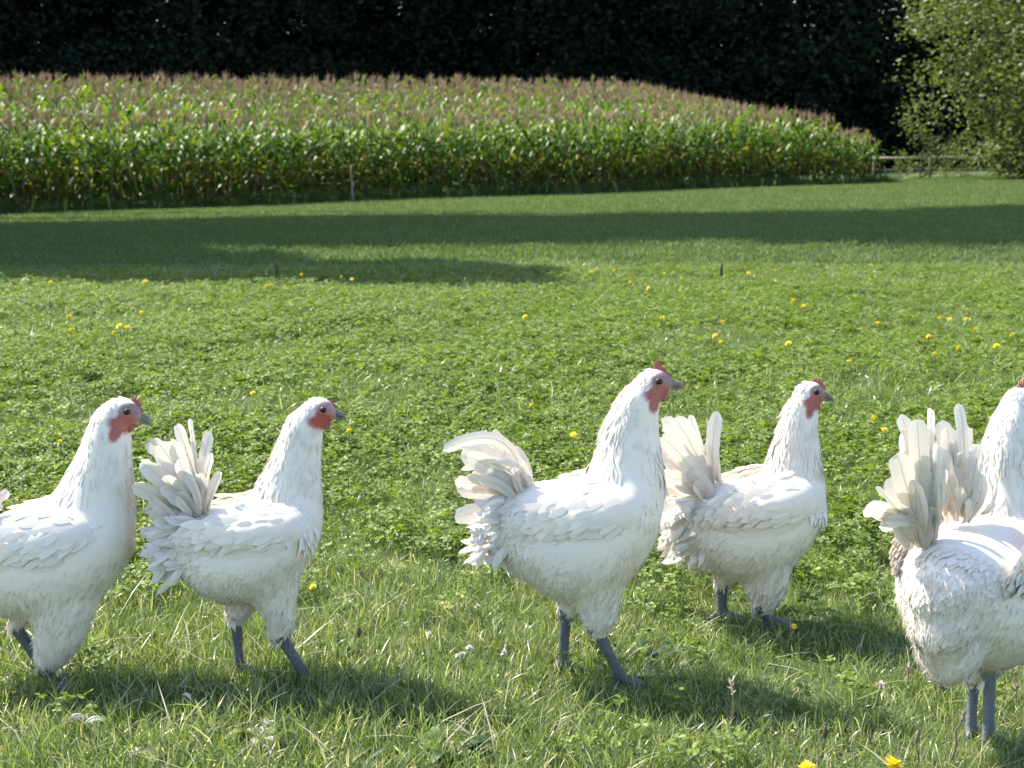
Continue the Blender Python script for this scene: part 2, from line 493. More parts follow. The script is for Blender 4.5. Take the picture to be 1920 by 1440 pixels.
def tree_meshes(rng, H, rad, z0, nclump, per, spread, leaf, trunk_r, shape='round', nlimb=14, pw=.55):
    mb = MB()
    P = limb_path(rng, (0, 0, -.3), (rng.normal(0, .3), rng.normal(0, .3), H * .82), 9, .015)
    mb.add(*tube(P, np.linspace(trunk_r, trunk_r * .12, 9), 9))
    tips = []
    for i in range(nlimb):
        t = rng.uniform(.12, .8)
        a = P[0] + (P[-1] - P[0]) * t
        az = i * 2.4 + rng.uniform(-.4, .4)
        L = rad * (1 - .5 * t) * rng.uniform(.7, 1)
        b = a + np.array([math.cos(az) * L, math.sin(az) * L, L * rng.uniform(.1, .6)])
        mb.add(*tube(limb_path(rng, a, b), np.linspace(trunk_r * .35 * (1 - .5 * t), .02, 6), 6))
        tips.append(b)
    C = []
    while len(C) < nclump:
        z = rng.uniform(0, 1)
        prof = math.sin(math.pi * (z * .86 + .1)) ** pw if shape == 'round' else (1 - z) ** .6
        r = rad * prof * rng.uniform(.35, 1.0) ** .5
        az = rng.uniform(0, 6.28)
        lump = 1 + .22 * math.sin(3 * az + 5 * z) + .15 * math.sin(5 * az - 9 * z)
        C.append((r * lump * math.cos(az), r * lump * math.sin(az), z0 + z * (H - z0)))
    V, T, A = leaf_cloud(rng, np.array(C), per, spread, leaf)
    return mb.mesh('trunk'), mesh_np('crown', V, [T], False, {'tint': A})

rt = np.random.default_rng(23)
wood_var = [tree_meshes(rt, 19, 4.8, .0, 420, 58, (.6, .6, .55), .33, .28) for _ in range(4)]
def plant_tree(name, var, x, y, s, rz, mleaf, label, cat, group=None, sink=0.0):
    e = empty(name, (x, y, float(ter(x, y)) - sink), rz)
    e.scale = (s, s, s)
    obj('trunk', var[0], M_bark, e); obj('crown', var[1], mleaf, e)
    tag(e, label, cat, group)
    return e
n = 0
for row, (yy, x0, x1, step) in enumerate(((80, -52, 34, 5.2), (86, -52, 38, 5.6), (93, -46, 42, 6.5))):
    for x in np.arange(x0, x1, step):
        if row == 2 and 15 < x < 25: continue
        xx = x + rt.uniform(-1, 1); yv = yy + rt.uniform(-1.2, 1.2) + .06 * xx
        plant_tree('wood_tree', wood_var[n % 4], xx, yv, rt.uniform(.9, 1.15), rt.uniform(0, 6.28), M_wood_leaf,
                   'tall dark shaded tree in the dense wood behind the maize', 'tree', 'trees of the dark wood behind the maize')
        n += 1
# dark undergrowth along the wood's edge, one bush beside the other
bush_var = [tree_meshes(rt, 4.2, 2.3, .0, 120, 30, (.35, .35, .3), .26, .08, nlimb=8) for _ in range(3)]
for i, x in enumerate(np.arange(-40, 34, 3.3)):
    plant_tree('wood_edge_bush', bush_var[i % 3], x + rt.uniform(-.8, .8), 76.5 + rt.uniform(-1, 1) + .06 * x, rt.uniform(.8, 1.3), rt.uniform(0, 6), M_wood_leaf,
               'dark bush of the undergrowth along the foot of the wood', 'bush', 'bushes along the foot of the wood')

# pale tree on the right, branches down to the grass
rp = np.random.default_rng(5)
pale = tree_meshes(rp, 11.0, 4.9, .1, 600, 130, (.46, .46, .32), .165, .2, nlimb=30, pw=.75)
p = at_y(2045, 335, 47)
plant_tree('pale_tree', pale, p[0], 47, 1.0, .6, M_tree_leaf, 'sunlit pale green tree with low branches beside the wooden fence', 'tree')
sap = tree_meshes(rp, 2.6, .75, .2, 34, 22, (.15, .15, .16), .13, .03, nlimb=7)
p = at_y(1722, 335, 50)
plant_tree('sapling', sap, p[0], 50, 1.0, 0, M_tree_leaf, 'small sparse sapling growing in front of the wooden fence', 'sapling')
for q, (u, yv, s) in enumerate(((1800, 51, .55), (1775, 52.5, .45), (1690, 52, .35))):
    p = at_y(u, 335, yv)
    plant_tree('fence_shrub', sap, p[0], yv, s, q * 2.0, M_tree_leaf, 'low leafy shrub at the foot of the wooden fence', 'shrub', 'low shrubs along the wooden fence')
# trees beside the meadow whose crowns throw the shadow bands
ca_, sa_ = math.cos(SUN_BEHIND), math.sin(SUN_BEHIND)
def shade_tree(X, D, rad, ch, dense, label):
    """a tree left of the view whose crown's shadow falls round (X, D)"""
    l = 6.0
    while not (X - ca_ * l < -.36 * (D + sa_ * l) - rad - 1.2): l += .5
    hc_ = l * math.tan(SUN_EL)
    hc_ = max(hc_, ch / 2 + 1.2)
    var = tree_meshes(rp, hc_ + ch / 2, rad, max(hc_ - ch / 2, .8), dense, 40, (rad * .12, rad * .12, ch * .05), .38, .1 + .006 * hc_, nlimb=16)
    plant_tree('meadow_tree', var, X - ca_ * l, D + sa_ * l, 1.0, 0, M_tree_leaf, label, 'tree', 'trees beside the meadow')
for (X, D, rad, ch, dense) in ((-9.5, 21.5, 4.6, 9, 600), (-3.5, 21.3, 4.3, 8, 600), (2.0, 21.0, 4.2, 7.5, 600), (7.0, 20.6, 4.2, 7.5, 600), (12.0, 20.2, 4.4, 8, 600),
                               (-7.2, 15.6, 2.2, 5, 220), (-4.6, 15.3, 1.7, 4, 160), (-7.0, 13.2, 1.9, 5, 200), (-4.2, 12.8, 1.5, 4, 180), (-1.6, 12.6, 1.3, 3.5, 120)):
    shade_tree(X, D, rad, ch, dense, 'leafy tree standing beside the meadow, its crown shading the grass')

# ------------------------------------------------------------------ maize
def maize_parts(rng, H):
    st, lf, ts = MB(), MB(), MB()
    P = np.array([[0, 0, -.05], [rng.normal(0, .01), rng.normal(0, .01), H * .5], [rng.normal(0, .03), rng.normal(0, .03), H]])
    st.add(*tube(P, [.014, .011, .006], 6), a=rng.uniform(0, 1))
    nl = rng.integers(10, 12)
    az0 = rng.uniform(0, 6.28)
    for i in range(nl):
        f = (i + .6) / nl
        zb = H * (.1 + .84 * f)
        az = az0 + i * np.pi + rng.normal(0, .45)
        L = (.5 + .45 * math.sin(math.pi * min(1, f * .85 + .12))) * rng.uniform(.8, 1.1)
        if f > .72: L *= .78
        w = .1 * rng.uniform(.8, 1.15)
        d = np.array([math.cos(az), math.sin(az), 0]); c = np.array([-math.sin(az), math.cos(az), 0])
        k = 7
        t = np.linspace(0, 1, k)
        up = rng.uniform(.75, 1.25) * (.75 + .5 * f); droop = rng.uniform(.6, 1.25)
        px = L * (t * .62 + .05 * t * t); pz = L * (up * t - droop * t ** 2.2)
        wp = w * np.array([.55, .9, 1.0, .95, .8, .5, .06])
        ctr = np.array([0, 0, zb]) + px[:, None] * d + pz[:, None] * np.array([0, 0, 1])
        ripple = .012 * np.sin(t * 14 + rng.uniform(0, 6))
        tw = rng.normal(0, .5) * t
        cw = c[None] * np.cos(tw)[:, None] + np.array([0, 0, 1])[None] * np.sin(tw)[:, None]
        V = np.stack([ctr - cw * wp[:, None] / 2 + [0, 0, .012] + np.outer(ripple, [0, 0, 1]), ctr, ctr + cw * wp[:, None] / 2 + [0, 0, .012] - np.outer(ripple, [0, 0, 1])], 1).reshape(-1, 3)
        Q = []
        for r in range(k - 1):
            for s_ in (0, 1):
                a = r * 3 + s_; Q.append((a, a + 1, a + 4, a + 3))
        tn = np.clip(rng.normal(.42, .16), .05, .68)
        if f < .45: tn = np.clip(rng.normal(.58, .12), .3, .85)
        if f < .28: tn = rng.choice((rng.uniform(.86, 1.0), rng.uniform(.3, .6)), p=(.45, .55))  # some lowest leaves dried, coloured darker to carry the shade at the foot
        lf.add(V, Q=Q, a=np.clip(tn + np.repeat(.14 * t ** 3, 3), 0, 1))
    # cob
    az = az0 + rng.uniform(0, 6)
    b = np.array([.02 * math.cos(az), .02 * math.sin(az), H * .47]); e = b + np.array([.07 * math.cos(az), .07 * math.sin(az), .2])
    lf.add(*tube(np.array([b, b + (e - b) * .3, b + (e - b) * .7, e]), [.012, .028, .024, .004], 6), a=.62)
    # tassel
    top = P[-1]
    for i in range(9):
        az = rng.uniform(0, 6.28); sp_ = 0 if i == 0 else rng.uniform(.05, .14)
        L = .34 if i == 0 else rng.uniform(.18, .27)
        e = top + np.array([sp_ * math.cos(az), sp_ * math.sin(az), L])
        m_ = (top + e) / 2 + np.array([sp_ * math.cos(az) * .1, sp_ * math.sin(az) * .1, .02])
        ts.add(*tube(np.array([top - [0, 0, .05 if i == 0 else 0], m_, e]), [.005, .009, .003], 4, caps=False), a=rng.uniform(0, 1))
    return st, lf, ts

rm = np.random.default_rng(31)
mz_var = []
mz_joined = []; mz_bare = []
for i in range(7):
    st, lf, ts = maize_parts(rm, rm.uniform(1.9, 2.08))
    ms_ = (st.mesh('stalk'), lf.mesh('foliage'), ts.mesh('tassel'))
    for me_, mt_ in zip(ms_, (M_stalk, M_maize, M_tassel)): me_.materials.append(mt_)
    mz_var.append(ms_)
    # joined copy for the far rows
    V = np.concatenate([np.concatenate(b.V) for b in (st, lf, ts)])
    A = np.concatenate([np.concatenate(b.A) for b in (st, lf, ts)])
    off = 0; Q = []; T = []; mi_t = []; mi_q = []
    for m_, b in enumerate((st, lf, ts)):
        if b.T: t_ = np.concatenate(b.T) + off; T.append(t_); mi_t += [m_] * len(t_)
        if b.Q: q_ = np.concatenate(b.Q) + off; Q.append(q_); mi_q += [m_] * len(q_)
        off += b.n
    me_ = mesh_np('maize_plant_whole', V, [np.concatenate(T), np.concatenate(Q)], True, {'tint': A})
    for mt_ in (M_stalk, M_maize, M_tassel): me_.materials.append(mt_)
    me_.polygons.foreach_set('material_index', np.array(mi_t + mi_q, np.int32))
    mz_joined.append(obj('maize_plant_whole', me_, link=False))
    n2_ = st.n + lf.n
    bare_ = mesh_np('maize_plant_bare', V[:n2_], [T_ for T_ in (np.concatenate([t_ for t_ in T if t_.max() < n2_]), np.concatenate([q_ for q_ in Q if q_.max() < n2_]))], True, {'tint': A[:n2_]})
    for mt_ in (M_stalk, M_maize): bare_.materials.append(mt_)
    bare_.polygons.foreach_set('material_index', np.array([m_ for m_ in mi_t if m_ < 2] + [m_ for m_ in mi_q if m_ < 2], np.int32))
    mz_bare.append(obj('maize_plant_bare', bare_, link=False))

def maize_h(x):
    return 1.0 - .28 * S(9.4, 10.2, x) - .1 * S(10.5, 11.6, x)
front_pts = []; rest = []
for row in range(24):
    xx = -17.0 - row * .15
    while xx < 11.15:
        dx = .17 if row < 2 else .2
        xx += dx * rm.uniform(.8, 1.2)
        if row > 3 and rm.uniform() < .04: continue
        px = xx; py = float(front_y(xx)) + row * .75 + rm.normal(0, .05)
        if px > 9.6 and row > 6: continue
        if px > 9.3 + rm.uniform(-.3, .3) and row > 3: continue
        if abs(px) > .36 * py + 2: continue
        vis = abs(px) < .343 * py + .15
        if row < 2 and vis and len(front_pts) < 300: front_pts.append((px, py))
        else: rest.append((px, py, row))
for i, (px, py) in enumerate(front_pts):
    e = empty('maize_plant', (px, py, float(ter(px, py))), rm.uniform(0, 6.28))
    s = rm.uniform(.9, 1.06) * float(maize_h(px)); e.scale = (1, 1, s)
    v = mz_var[i % 7]
    obj('stalk', v[0], None, e); obj('foliage', v[1], None, e); obj('tassel', v[2], None, e)
    tag(e, 'ripening maize plant in the front rows facing the meadow', 'maize', 'maize plants of the front rows')
rest = np.array(rest)
nr = len(rest)
tas = rm.uniform(0, 1, nr) < .32 + .68 * S(11, 15, rest[:, 2])
scatter('maize_field', mz_joined + mz_bare, np.stack([rest[:, 0], rest[:, 1], ter(rest[:, 0], rest[:, 1])], -1),
        np.stack([rm.normal(0, .04, nr), rm.normal(0, .04, nr), rm.uniform(0, 6.28, nr)], -1),
        rm.uniform(.92, 1.08, nr) * maize_h(rest[:, 0]), rm.integers(0, 7, nr) + np.where(tas, 0, 7), 'dense maize field with brown tassels rising up the slope', 'maize')

# -- rank grass along the foot of the maize
rf_ = np.random.default_rng(41)
mg = [blade_obj('tuft', M_fgrass, rf_, 26, .22, .15, .5, .008, .016, .7, straw=.1) for _ in range(4)]
xm = rf_.uniform(-16, 12, 700); ym = front_y(xm) - np.abs(rf_.normal(0, .15, 700)) + .2
put(rf_, 'field_margin_grass', mg, xm, ym, .5, 1.15, 'rank dark grass growing along the foot of the maize', 'grass', tilt=.1)

# ------------------------------------------------------------------ posts and fence
def leaning_post(u, v0, v1, Y, wpx, lean_px, name, mat, label, cat, group=None):
    a = at_y(u, v0, Y); b = at_y(u + lean_px, v1, Y)
    g = np.array([a[0], Y, float(ter(a[0], Y))])
    top = b - g
    w = wpx * Y / F / 2
    k = 6
    P = np.linspace([0, 0, -.15], top, k) + np.random.default_rng(int(u)).normal(0, w * .12, (k, 3))
    mb = MB(); mb.add(*tube(P, np.linspace(w * 1.05, w * .9, k), 9))
    o = obj(name, mb.mesh(name), mat, loc=g)
    tag(o, label, cat, group)
    return o
leaning_post(664, 376, 308, 37.6, 4.6, -6, 'fence_post', M_post, 'weathered wooden post leaning in front of the maize', 'post')
g = ground_pt(518, 533)
leaning_post(518, 536, 494, g[1], 4.2, 1, 'metal_stake', M_iron, 'short dark stake at the edge of the grass shadow', 'stake')
g = ground_pt(1354, 530)
leaning_post(1354, 534, 494, g[1], 5.2, -1, 'metal_stake', M_iron, 'short dark stake standing in sunlit clover and dandelions', 'stake')

fe = empty('wooden_fence', (0, 0, 0))
fy = 55.0
def fz(x): return float(ter(x, fy))
a = at_y(1640, 297, fy); b = at_y(1746, 295, fy); c = at_y(1900, 296, fy + 1)
fe.location = (a[0], fy, fz(a[0]))
def loc(pn): return np.asarray(pn) - np.array(fe.location)
for (p0, p1) in ((a, b), (b, c)):
    mb = MB(); mb.add(*tube(np.array([loc(p0), loc((p0 + p1) / 2) + [0, 0, -.01], loc(p1)]), [.055, .05, .055], 8))
    obj('rail', mb.mesh('rail'), M_rail, fe)
    mb = MB(); mb.add(*tube(np.array([loc(p0), loc(p1)]) - [0, 0, .42], [.02, .02], 6))
    obj('lower_rail', mb.mesh('lower_rail'), M_post, fe)
for p0 in (a, b, c):
    gz = fz(p0[0])
    mb = MB(); mb.add(*tube(np.array([loc((p0[0], fy + .06, gz - .3)), loc((p0[0], fy + .06, p0[2] + .05))]), [.06, .055], 8))
    obj('post', mb.mesh('post'), M_post, fe)
tag(fe, 'pale wooden rail fence between the maize and the pale tree', 'fence')
# ------------------------------------------------------------------ chickens
def feather_mat(name, tint_amt=1.0, transl=.22):
    m, nt, out = mat_new(name)
    L = nt.links
    at = N(nt, 'ShaderNodeAttribute', attribute_name='tint')     # 0 clean white .. 1 soiled / cream
    tc = N(nt, 'ShaderNodeTexCoord')
    nz = N(nt, 'ShaderNodeTexNoise'); nz.inputs['Scale'].default_value = 22; nz.inputs['Detail'].default_value = 4
    L.new(tc.outputs['Object'], nz.inputs['Vector'])
    ad = N(nt, 'ShaderNodeMath', operation='MULTIPLY_ADD'); L.new(nz.outputs[0], ad.inputs[0]); ad.inputs[1].default_value = .2
    sb = N(nt, 'ShaderNodeMath', operation='SUBTRACT'); L.new(at.outputs['Fac'], sb.inputs[0]); sb.inputs[1].default_value = .1
    L.new(sb.outputs[0], ad.inputs[2])
    mp = N(nt, 'ShaderNodeMapping'); mp.inputs['Scale'].default_value = (60, 60, 160); L.new(tc.outputs['Object'], mp.inputs['Vector'])
    n2 = N(nt, 'ShaderNodeTexNoise'); n2.inputs['Scale'].default_value = 1.0; n2.inputs['Detail'].default_value = 3
    L.new(mp.outputs[0], n2.inputs['Vector'])
    a2 = N(nt, 'ShaderNodeMath', operation='MULTIPLY_ADD'); L.new(n2.outputs[0], a2.inputs[0]); a2.inputs[1].default_value = .14
    s2 = N(nt, 'ShaderNodeMath', operation='SUBTRACT'); L.new(ad.outputs[0], s2.inputs[0]); s2.inputs[1].default_value = .06
    L.new(s2.outputs[0], a2.inputs[2]); ad = a2
    col = ramp(nt, ad.outputs[0], [(.0, (.88, .82, .74)), (.3, (.85, .77, .67)), (.6, (.75, .64, .52)), (.85, (.5, .42, .31)), (1, (.3, .24, .17))])
    bs = N(nt, 'ShaderNodeBsdfPrincipled'); L.new(col, bs.inputs['Base Color']); bs.inputs['Roughness'].default_value = .62
    bs.inputs['Specular IOR Level'].default_value = .25
    bs.inputs['Sheen Weight'].default_value = .25
    tr = N(nt, 'ShaderNodeBsdfTranslucent'); L.new(col, tr.inputs[0])
    ms = N(nt, 'ShaderNodeMixShader'); ms.inputs[0].default_value = transl
    L.new(bs.outputs[0], ms.inputs[1]); L.new(tr.outputs[0], ms.inputs[2]); L.new(ms.outputs[0], out.inputs[0])
    return m
M_feather = feather_mat('white_plumage', transl=.05)
M_tailf = feather_mat('tail_feather_web', transl=.34)
M_fluff = feather_mat('down', transl=.1)
M_rump = feather_mat('rump_plumage', transl=.18)

def skin_mat():
    """body skin: colour stored per vertex (plumage white, red face, slate legs)"""
    m, nt, out = mat_new('bird_body')
    L = nt.links
    at = N(nt, 'ShaderNodeAttribute', attribute_name='skin')
    tc = N(nt, 'ShaderNodeTexCoord')
    v = N(nt, 'ShaderNodeTexVoronoi'); v.inputs['Scale'].default_value = 330
    L.new(tc.outputs['Object'], v.inputs['Vector'])
    mr = ramp(nt, v.outputs['Distance'], [(.0, (.6, .6, .6)), (.6, (1.15, 1.15, 1.15))])
    mx = N(nt, 'ShaderNodeMix', data_type='RGBA', blend_type='MULTIPLY'); L.new(at.outputs['Alpha'], mx.inputs[0])
    L.new(at.outputs['Color'], mx.inputs[6]); L.new(mr, mx.inputs[7])
    bs = N(nt, 'ShaderNodeBsdfPrincipled'); L.new(mx.outputs[2], bs.inputs['Base Color'])
    bs.inputs['Roughness'].default_value = .55
    bs.inputs['Subsurface Weight'].default_value = .12
    bs.inputs['Subsurface Radius'].default_value = (.01, .004, .003)
    b = N(nt, 'ShaderNodeBump'); L.new(at.outputs['Alpha'], b.inputs['Strength']); b.inputs['Distance'].default_value = .0008
    L.new(v.outputs['Distance'], b.inputs['Height']); L.new(b.outputs[0], bs.inputs['Normal'])
    L.new(bs.outputs[0], out.inputs[0])
    return m
M_body = skin_mat()
M_comb = plain_mat('comb_skin', (.38, .12, .11), .55, bump=.4, scale=300)
M_beak = plain_mat('beak_horn', (.2, .175, .155), .4, var=.3, scale=80)
M_claw = plain_mat('claw_horn', (.12, .1, .09), .4)
def eye_mats():
    out = []
    for nme, c in (('eye_iris', (.17, .055, .018)), ('eye_pupil', (.005, .004, .004)), ('eye_rim', (.12, .04, .035))):
        m, nt, o = mat_new(nme)
        bs = N(nt, 'ShaderNodeBsdfPrincipled'); bs.inputs['Base Color'].default_value = (*c, 1); bs.inputs['Roughness'].default_value = .08 if nme != 'eye_rim' else .5
        nt.links.new(bs.outputs[0], o.inputs[0]); out.append(m)
    return out
M_eye = eye_mats()

def catmull(P, k=4):
    P = np.asarray(P, float); out = []
    n = len(P)
    for i in range(n - 1):
        p0 = P[max(i - 1, 0)]; p1 = P[i]; p2 = P[i + 1]; p3 = P[min(i + 2, n - 1)]
        for t in np.arange(k) / k:
            out.append(.5 * (2 * p1 + (p2 - p0) * t + (2 * p0 - 5 * p1 + 4 * p2 - p3) * t * t + (3 * p1 - p0 - 3 * p2 + p3) * t ** 3))
    out.append(P[-1])
    return np.array(out)

def loft(C, rin, rlat, n=20, k=4, axis_frame=None):
    """closed loft along centres C (k,3) lying mostly in the xz plane, rin = radius in plane, rlat = radius along y"""
    D = catmull(np.column_stack([C, rin, rlat]), k)
    C, rin, rlat = D[:, :3], np.maximum(D[:, 3], .0005), np.maximum(D[:, 4], .0005)
    t = np.gradient(C, axis=0); t = nrm(t)
    if axis_frame is not None:
        pin = np.tile(np.asarray(axis_frame, float), (len(C), 1))
    else:
        pin = nrm(np.cross(t, [0, 1, 0]))
    lat = nrm(np.cross(t, pin)) if axis_frame is None else np.tile([0, 1., 0], (len(C), 1))
    th = np.arange(n) / n * 2 * np.pi
    V = C[:, None] + (rin[:, None] * np.cos(th))[..., None] * pin[:, None] + (rlat[:, None] * np.sin(th))[..., None] * lat[:, None]
    m = len(C); V = np.vstack([V.reshape(-1, 3), C[0], C[-1]])
    i = np.arange(m - 1)[:, None] * n; j = np.arange(n)[None]; j2 = (j + 1) % n
    Q = np.stack([i + j, i + j2, i + n + j2, i + n + j], -1).reshape(-1, 4)
    T = []
    for q in range(n):
        T.append((m * n, (q + 1) % n, q)); T.append((m * n + 1, (m - 1) * n + q, (m - 1) * n + (q + 1) % n))
    return V, np.array(T), Q

def remesh(V, Fc, voxel, it):
    me = mesh_np('tmp', V, Fc)
    o = bpy.data.objects.new('tmp', me); COL.objects.link(o)
    r = o.modifiers.new('r', 'REMESH'); r.mode = 'VOXEL'; r.voxel_size = voxel; r.use_smooth_shade = True
    s = o.modifiers.new('s', 'SMOOTH'); s.factor = .5; s.iterations = it
    dg = bpy.context.evaluated_depsgraph_get()
    me2 = bpy.data.meshes.new_from_object(o.evaluated_get(dg))
    bpy.data.objects.remove(o); bpy.data.meshes.remove(me)
    return me2

def feathers(rng, P, Nn, Dn, L, W, lift, tint, rows=4, cup=.12, nblend=.65, droop=0.0, ragged=.0):
    """one joined mesh of overlapping small feathers. P base, Nn normal, Dn direction (unit, tangent)"""
    n = len(P)
    c = nrm(np.cross(Nn, Dn))
    ts = np.linspace(0, 1, rows + 1)
    prof = np.interp(ts, [0, .25, .6, .85, 1], [.45, .9, 1.0, .72, .12])
    V, NN = [], []
    bend = rng.normal(0, .12, n)
    for t, w in zip(ts, prof):
        ctr = P + Dn * (L * t)[:, None] + Nn * (lift * t - .0012 - droop * t * t)[:, None] + c * (L * bend * t * t)[:, None]
        hw = (W * w / 2)[:, None]
        jag = rng.normal(0, ragged, (n, 1)) * L[:, None] * t * Dn if ragged else 0
        V += [ctr - c * hw - Nn * hw * cup + jag, ctr + Nn * hw * cup * .3, ctr + c * hw - Nn * hw * cup - jag]
        side = .5 * (1 - nblend)
        NN += [nrm(Nn - c * side * 1.2), Nn, nrm(Nn + c * side * 1.2)]
    V = np.stack(V, 1); NN = np.stack(NN, 1)
    k = V.shape[1]
    Q0 = []
    for r in range(rows):
        for s_ in (0, 1):
            a = r * 3 + s_; Q0.append((a, a + 1, a + 4, a + 3))
    Q = (np.arange(n)[:, None, None] * k + np.array(Q0)[None]).reshape(-1, 4)
    tn = np.repeat(tint + rng.normal(0, .05, n), k)
    return V.reshape(-1, 3), Q, tn, NN.reshape(-1, 3)

def strands(rng, P, Nn, Dn, L, w, out, tint):
    """fine down: curved slivers"""
    n = len(P)
    d = nrm(Dn + rng.normal(0, .16, (n, 3)) + Nn * out[:, None])
    c = nrm(np.cross(d, Nn + .35 * rng.normal(0, 1, (n, 3))))
    a = P - Nn * .001
    b = P + d * (L * .55)[:, None]
    e = P + d * (L * .92)[:, None] + Dn * (L * .22)[:, None] + rng.normal(0, .05, (n, 3)) * L[:, None]
    hw = w / 2
    V = np.stack([a - c * hw, a + c * hw, b - c * hw, b + c * hw, e], 1).reshape(-1, 3)
    T = (np.arange(n)[:, None, None] * 5 + np.array([(0, 1, 3), (0, 3, 2), (2, 3, 4)])[None]).reshape(-1, 3)
    NN = np.repeat(nrm(Nn + .18 * rng.normal(0, 1, (n, 3))), 5, 0)
    return V, T, np.repeat(tint, 5), NN

def tail_feather(base, ctrl, tip, width, wdir, rng, cup=.16, rows=12, cream=.42):
    base, ctrl, tip = (np.asarray(q, float) for q in (base, ctrl, tip))
    t = (1 - (1 - np.linspace(0, 1, rows + 1)) ** 1.6)[:, None]
    C = (1 - t) ** 2 * base + 2 * t * (1 - t) * ctrl + t * t * tip
    tg = nrm(np.gradient(C, axis=0))
    wd = nrm(wdir - (tg * (tg @ wdir)[:, None]))
    nn = np.cross(tg, wd)
    prof = np.interp(t[:, 0], [0, .12, .35, .7, 1], [.16, .42, .82, 1.0, 1.0])
    rt_ = min(.45, .62 * width / (np.linalg.norm(tip - base) + 1e-9))
    prof = prof * np.sqrt(np.clip(1 - (np.clip((t[:, 0] - (1 - rt_)) / rt_, 0, 1) * .985) ** 2.2, 0, 1))
    prof = prof * (1 + rng.normal(0, .025, rows + 1))
    V = []
    for s_ in (-1, -.5, 0, .5, 1):
        off = wd * (s_ * prof * width / 2)[:, None] - nn * ((abs(s_) ** 1.5) * cup * prof * width / 2)[:, None]
        if abs(s_) == 1: off = off + tg * (rng.normal(0, .05, rows + 1) * width)[:, None] - wd * (s_ * (rng.uniform(0, 1, rows + 1) < .13) * rng.uniform(.05, .3, rows + 1) * prof * width / 2)[:, None]
        V.append(C + off)
    V = np.stack(V, 1).reshape(-1, 3)
    Q = []
    for r in range(rows):
        for s_ in range(4):
            a = r * 5 + s_; Q.append((a, a + 1, a + 6, a + 5))
    tint = np.repeat(cream * (1 - t[:, 0]) ** 1.5, 5) + rng.uniform(0, .1)
    # quill
    qv, qt, qq = tube(C[:-1] + nn[:-1] * .0006, np.linspace(.0009, .0003, rows), 5)
    mb = MB(); mb.add(V, Q=Q, a=tint); mb.add(qv, T=qt, Q=qq, a=.02)
    return mb

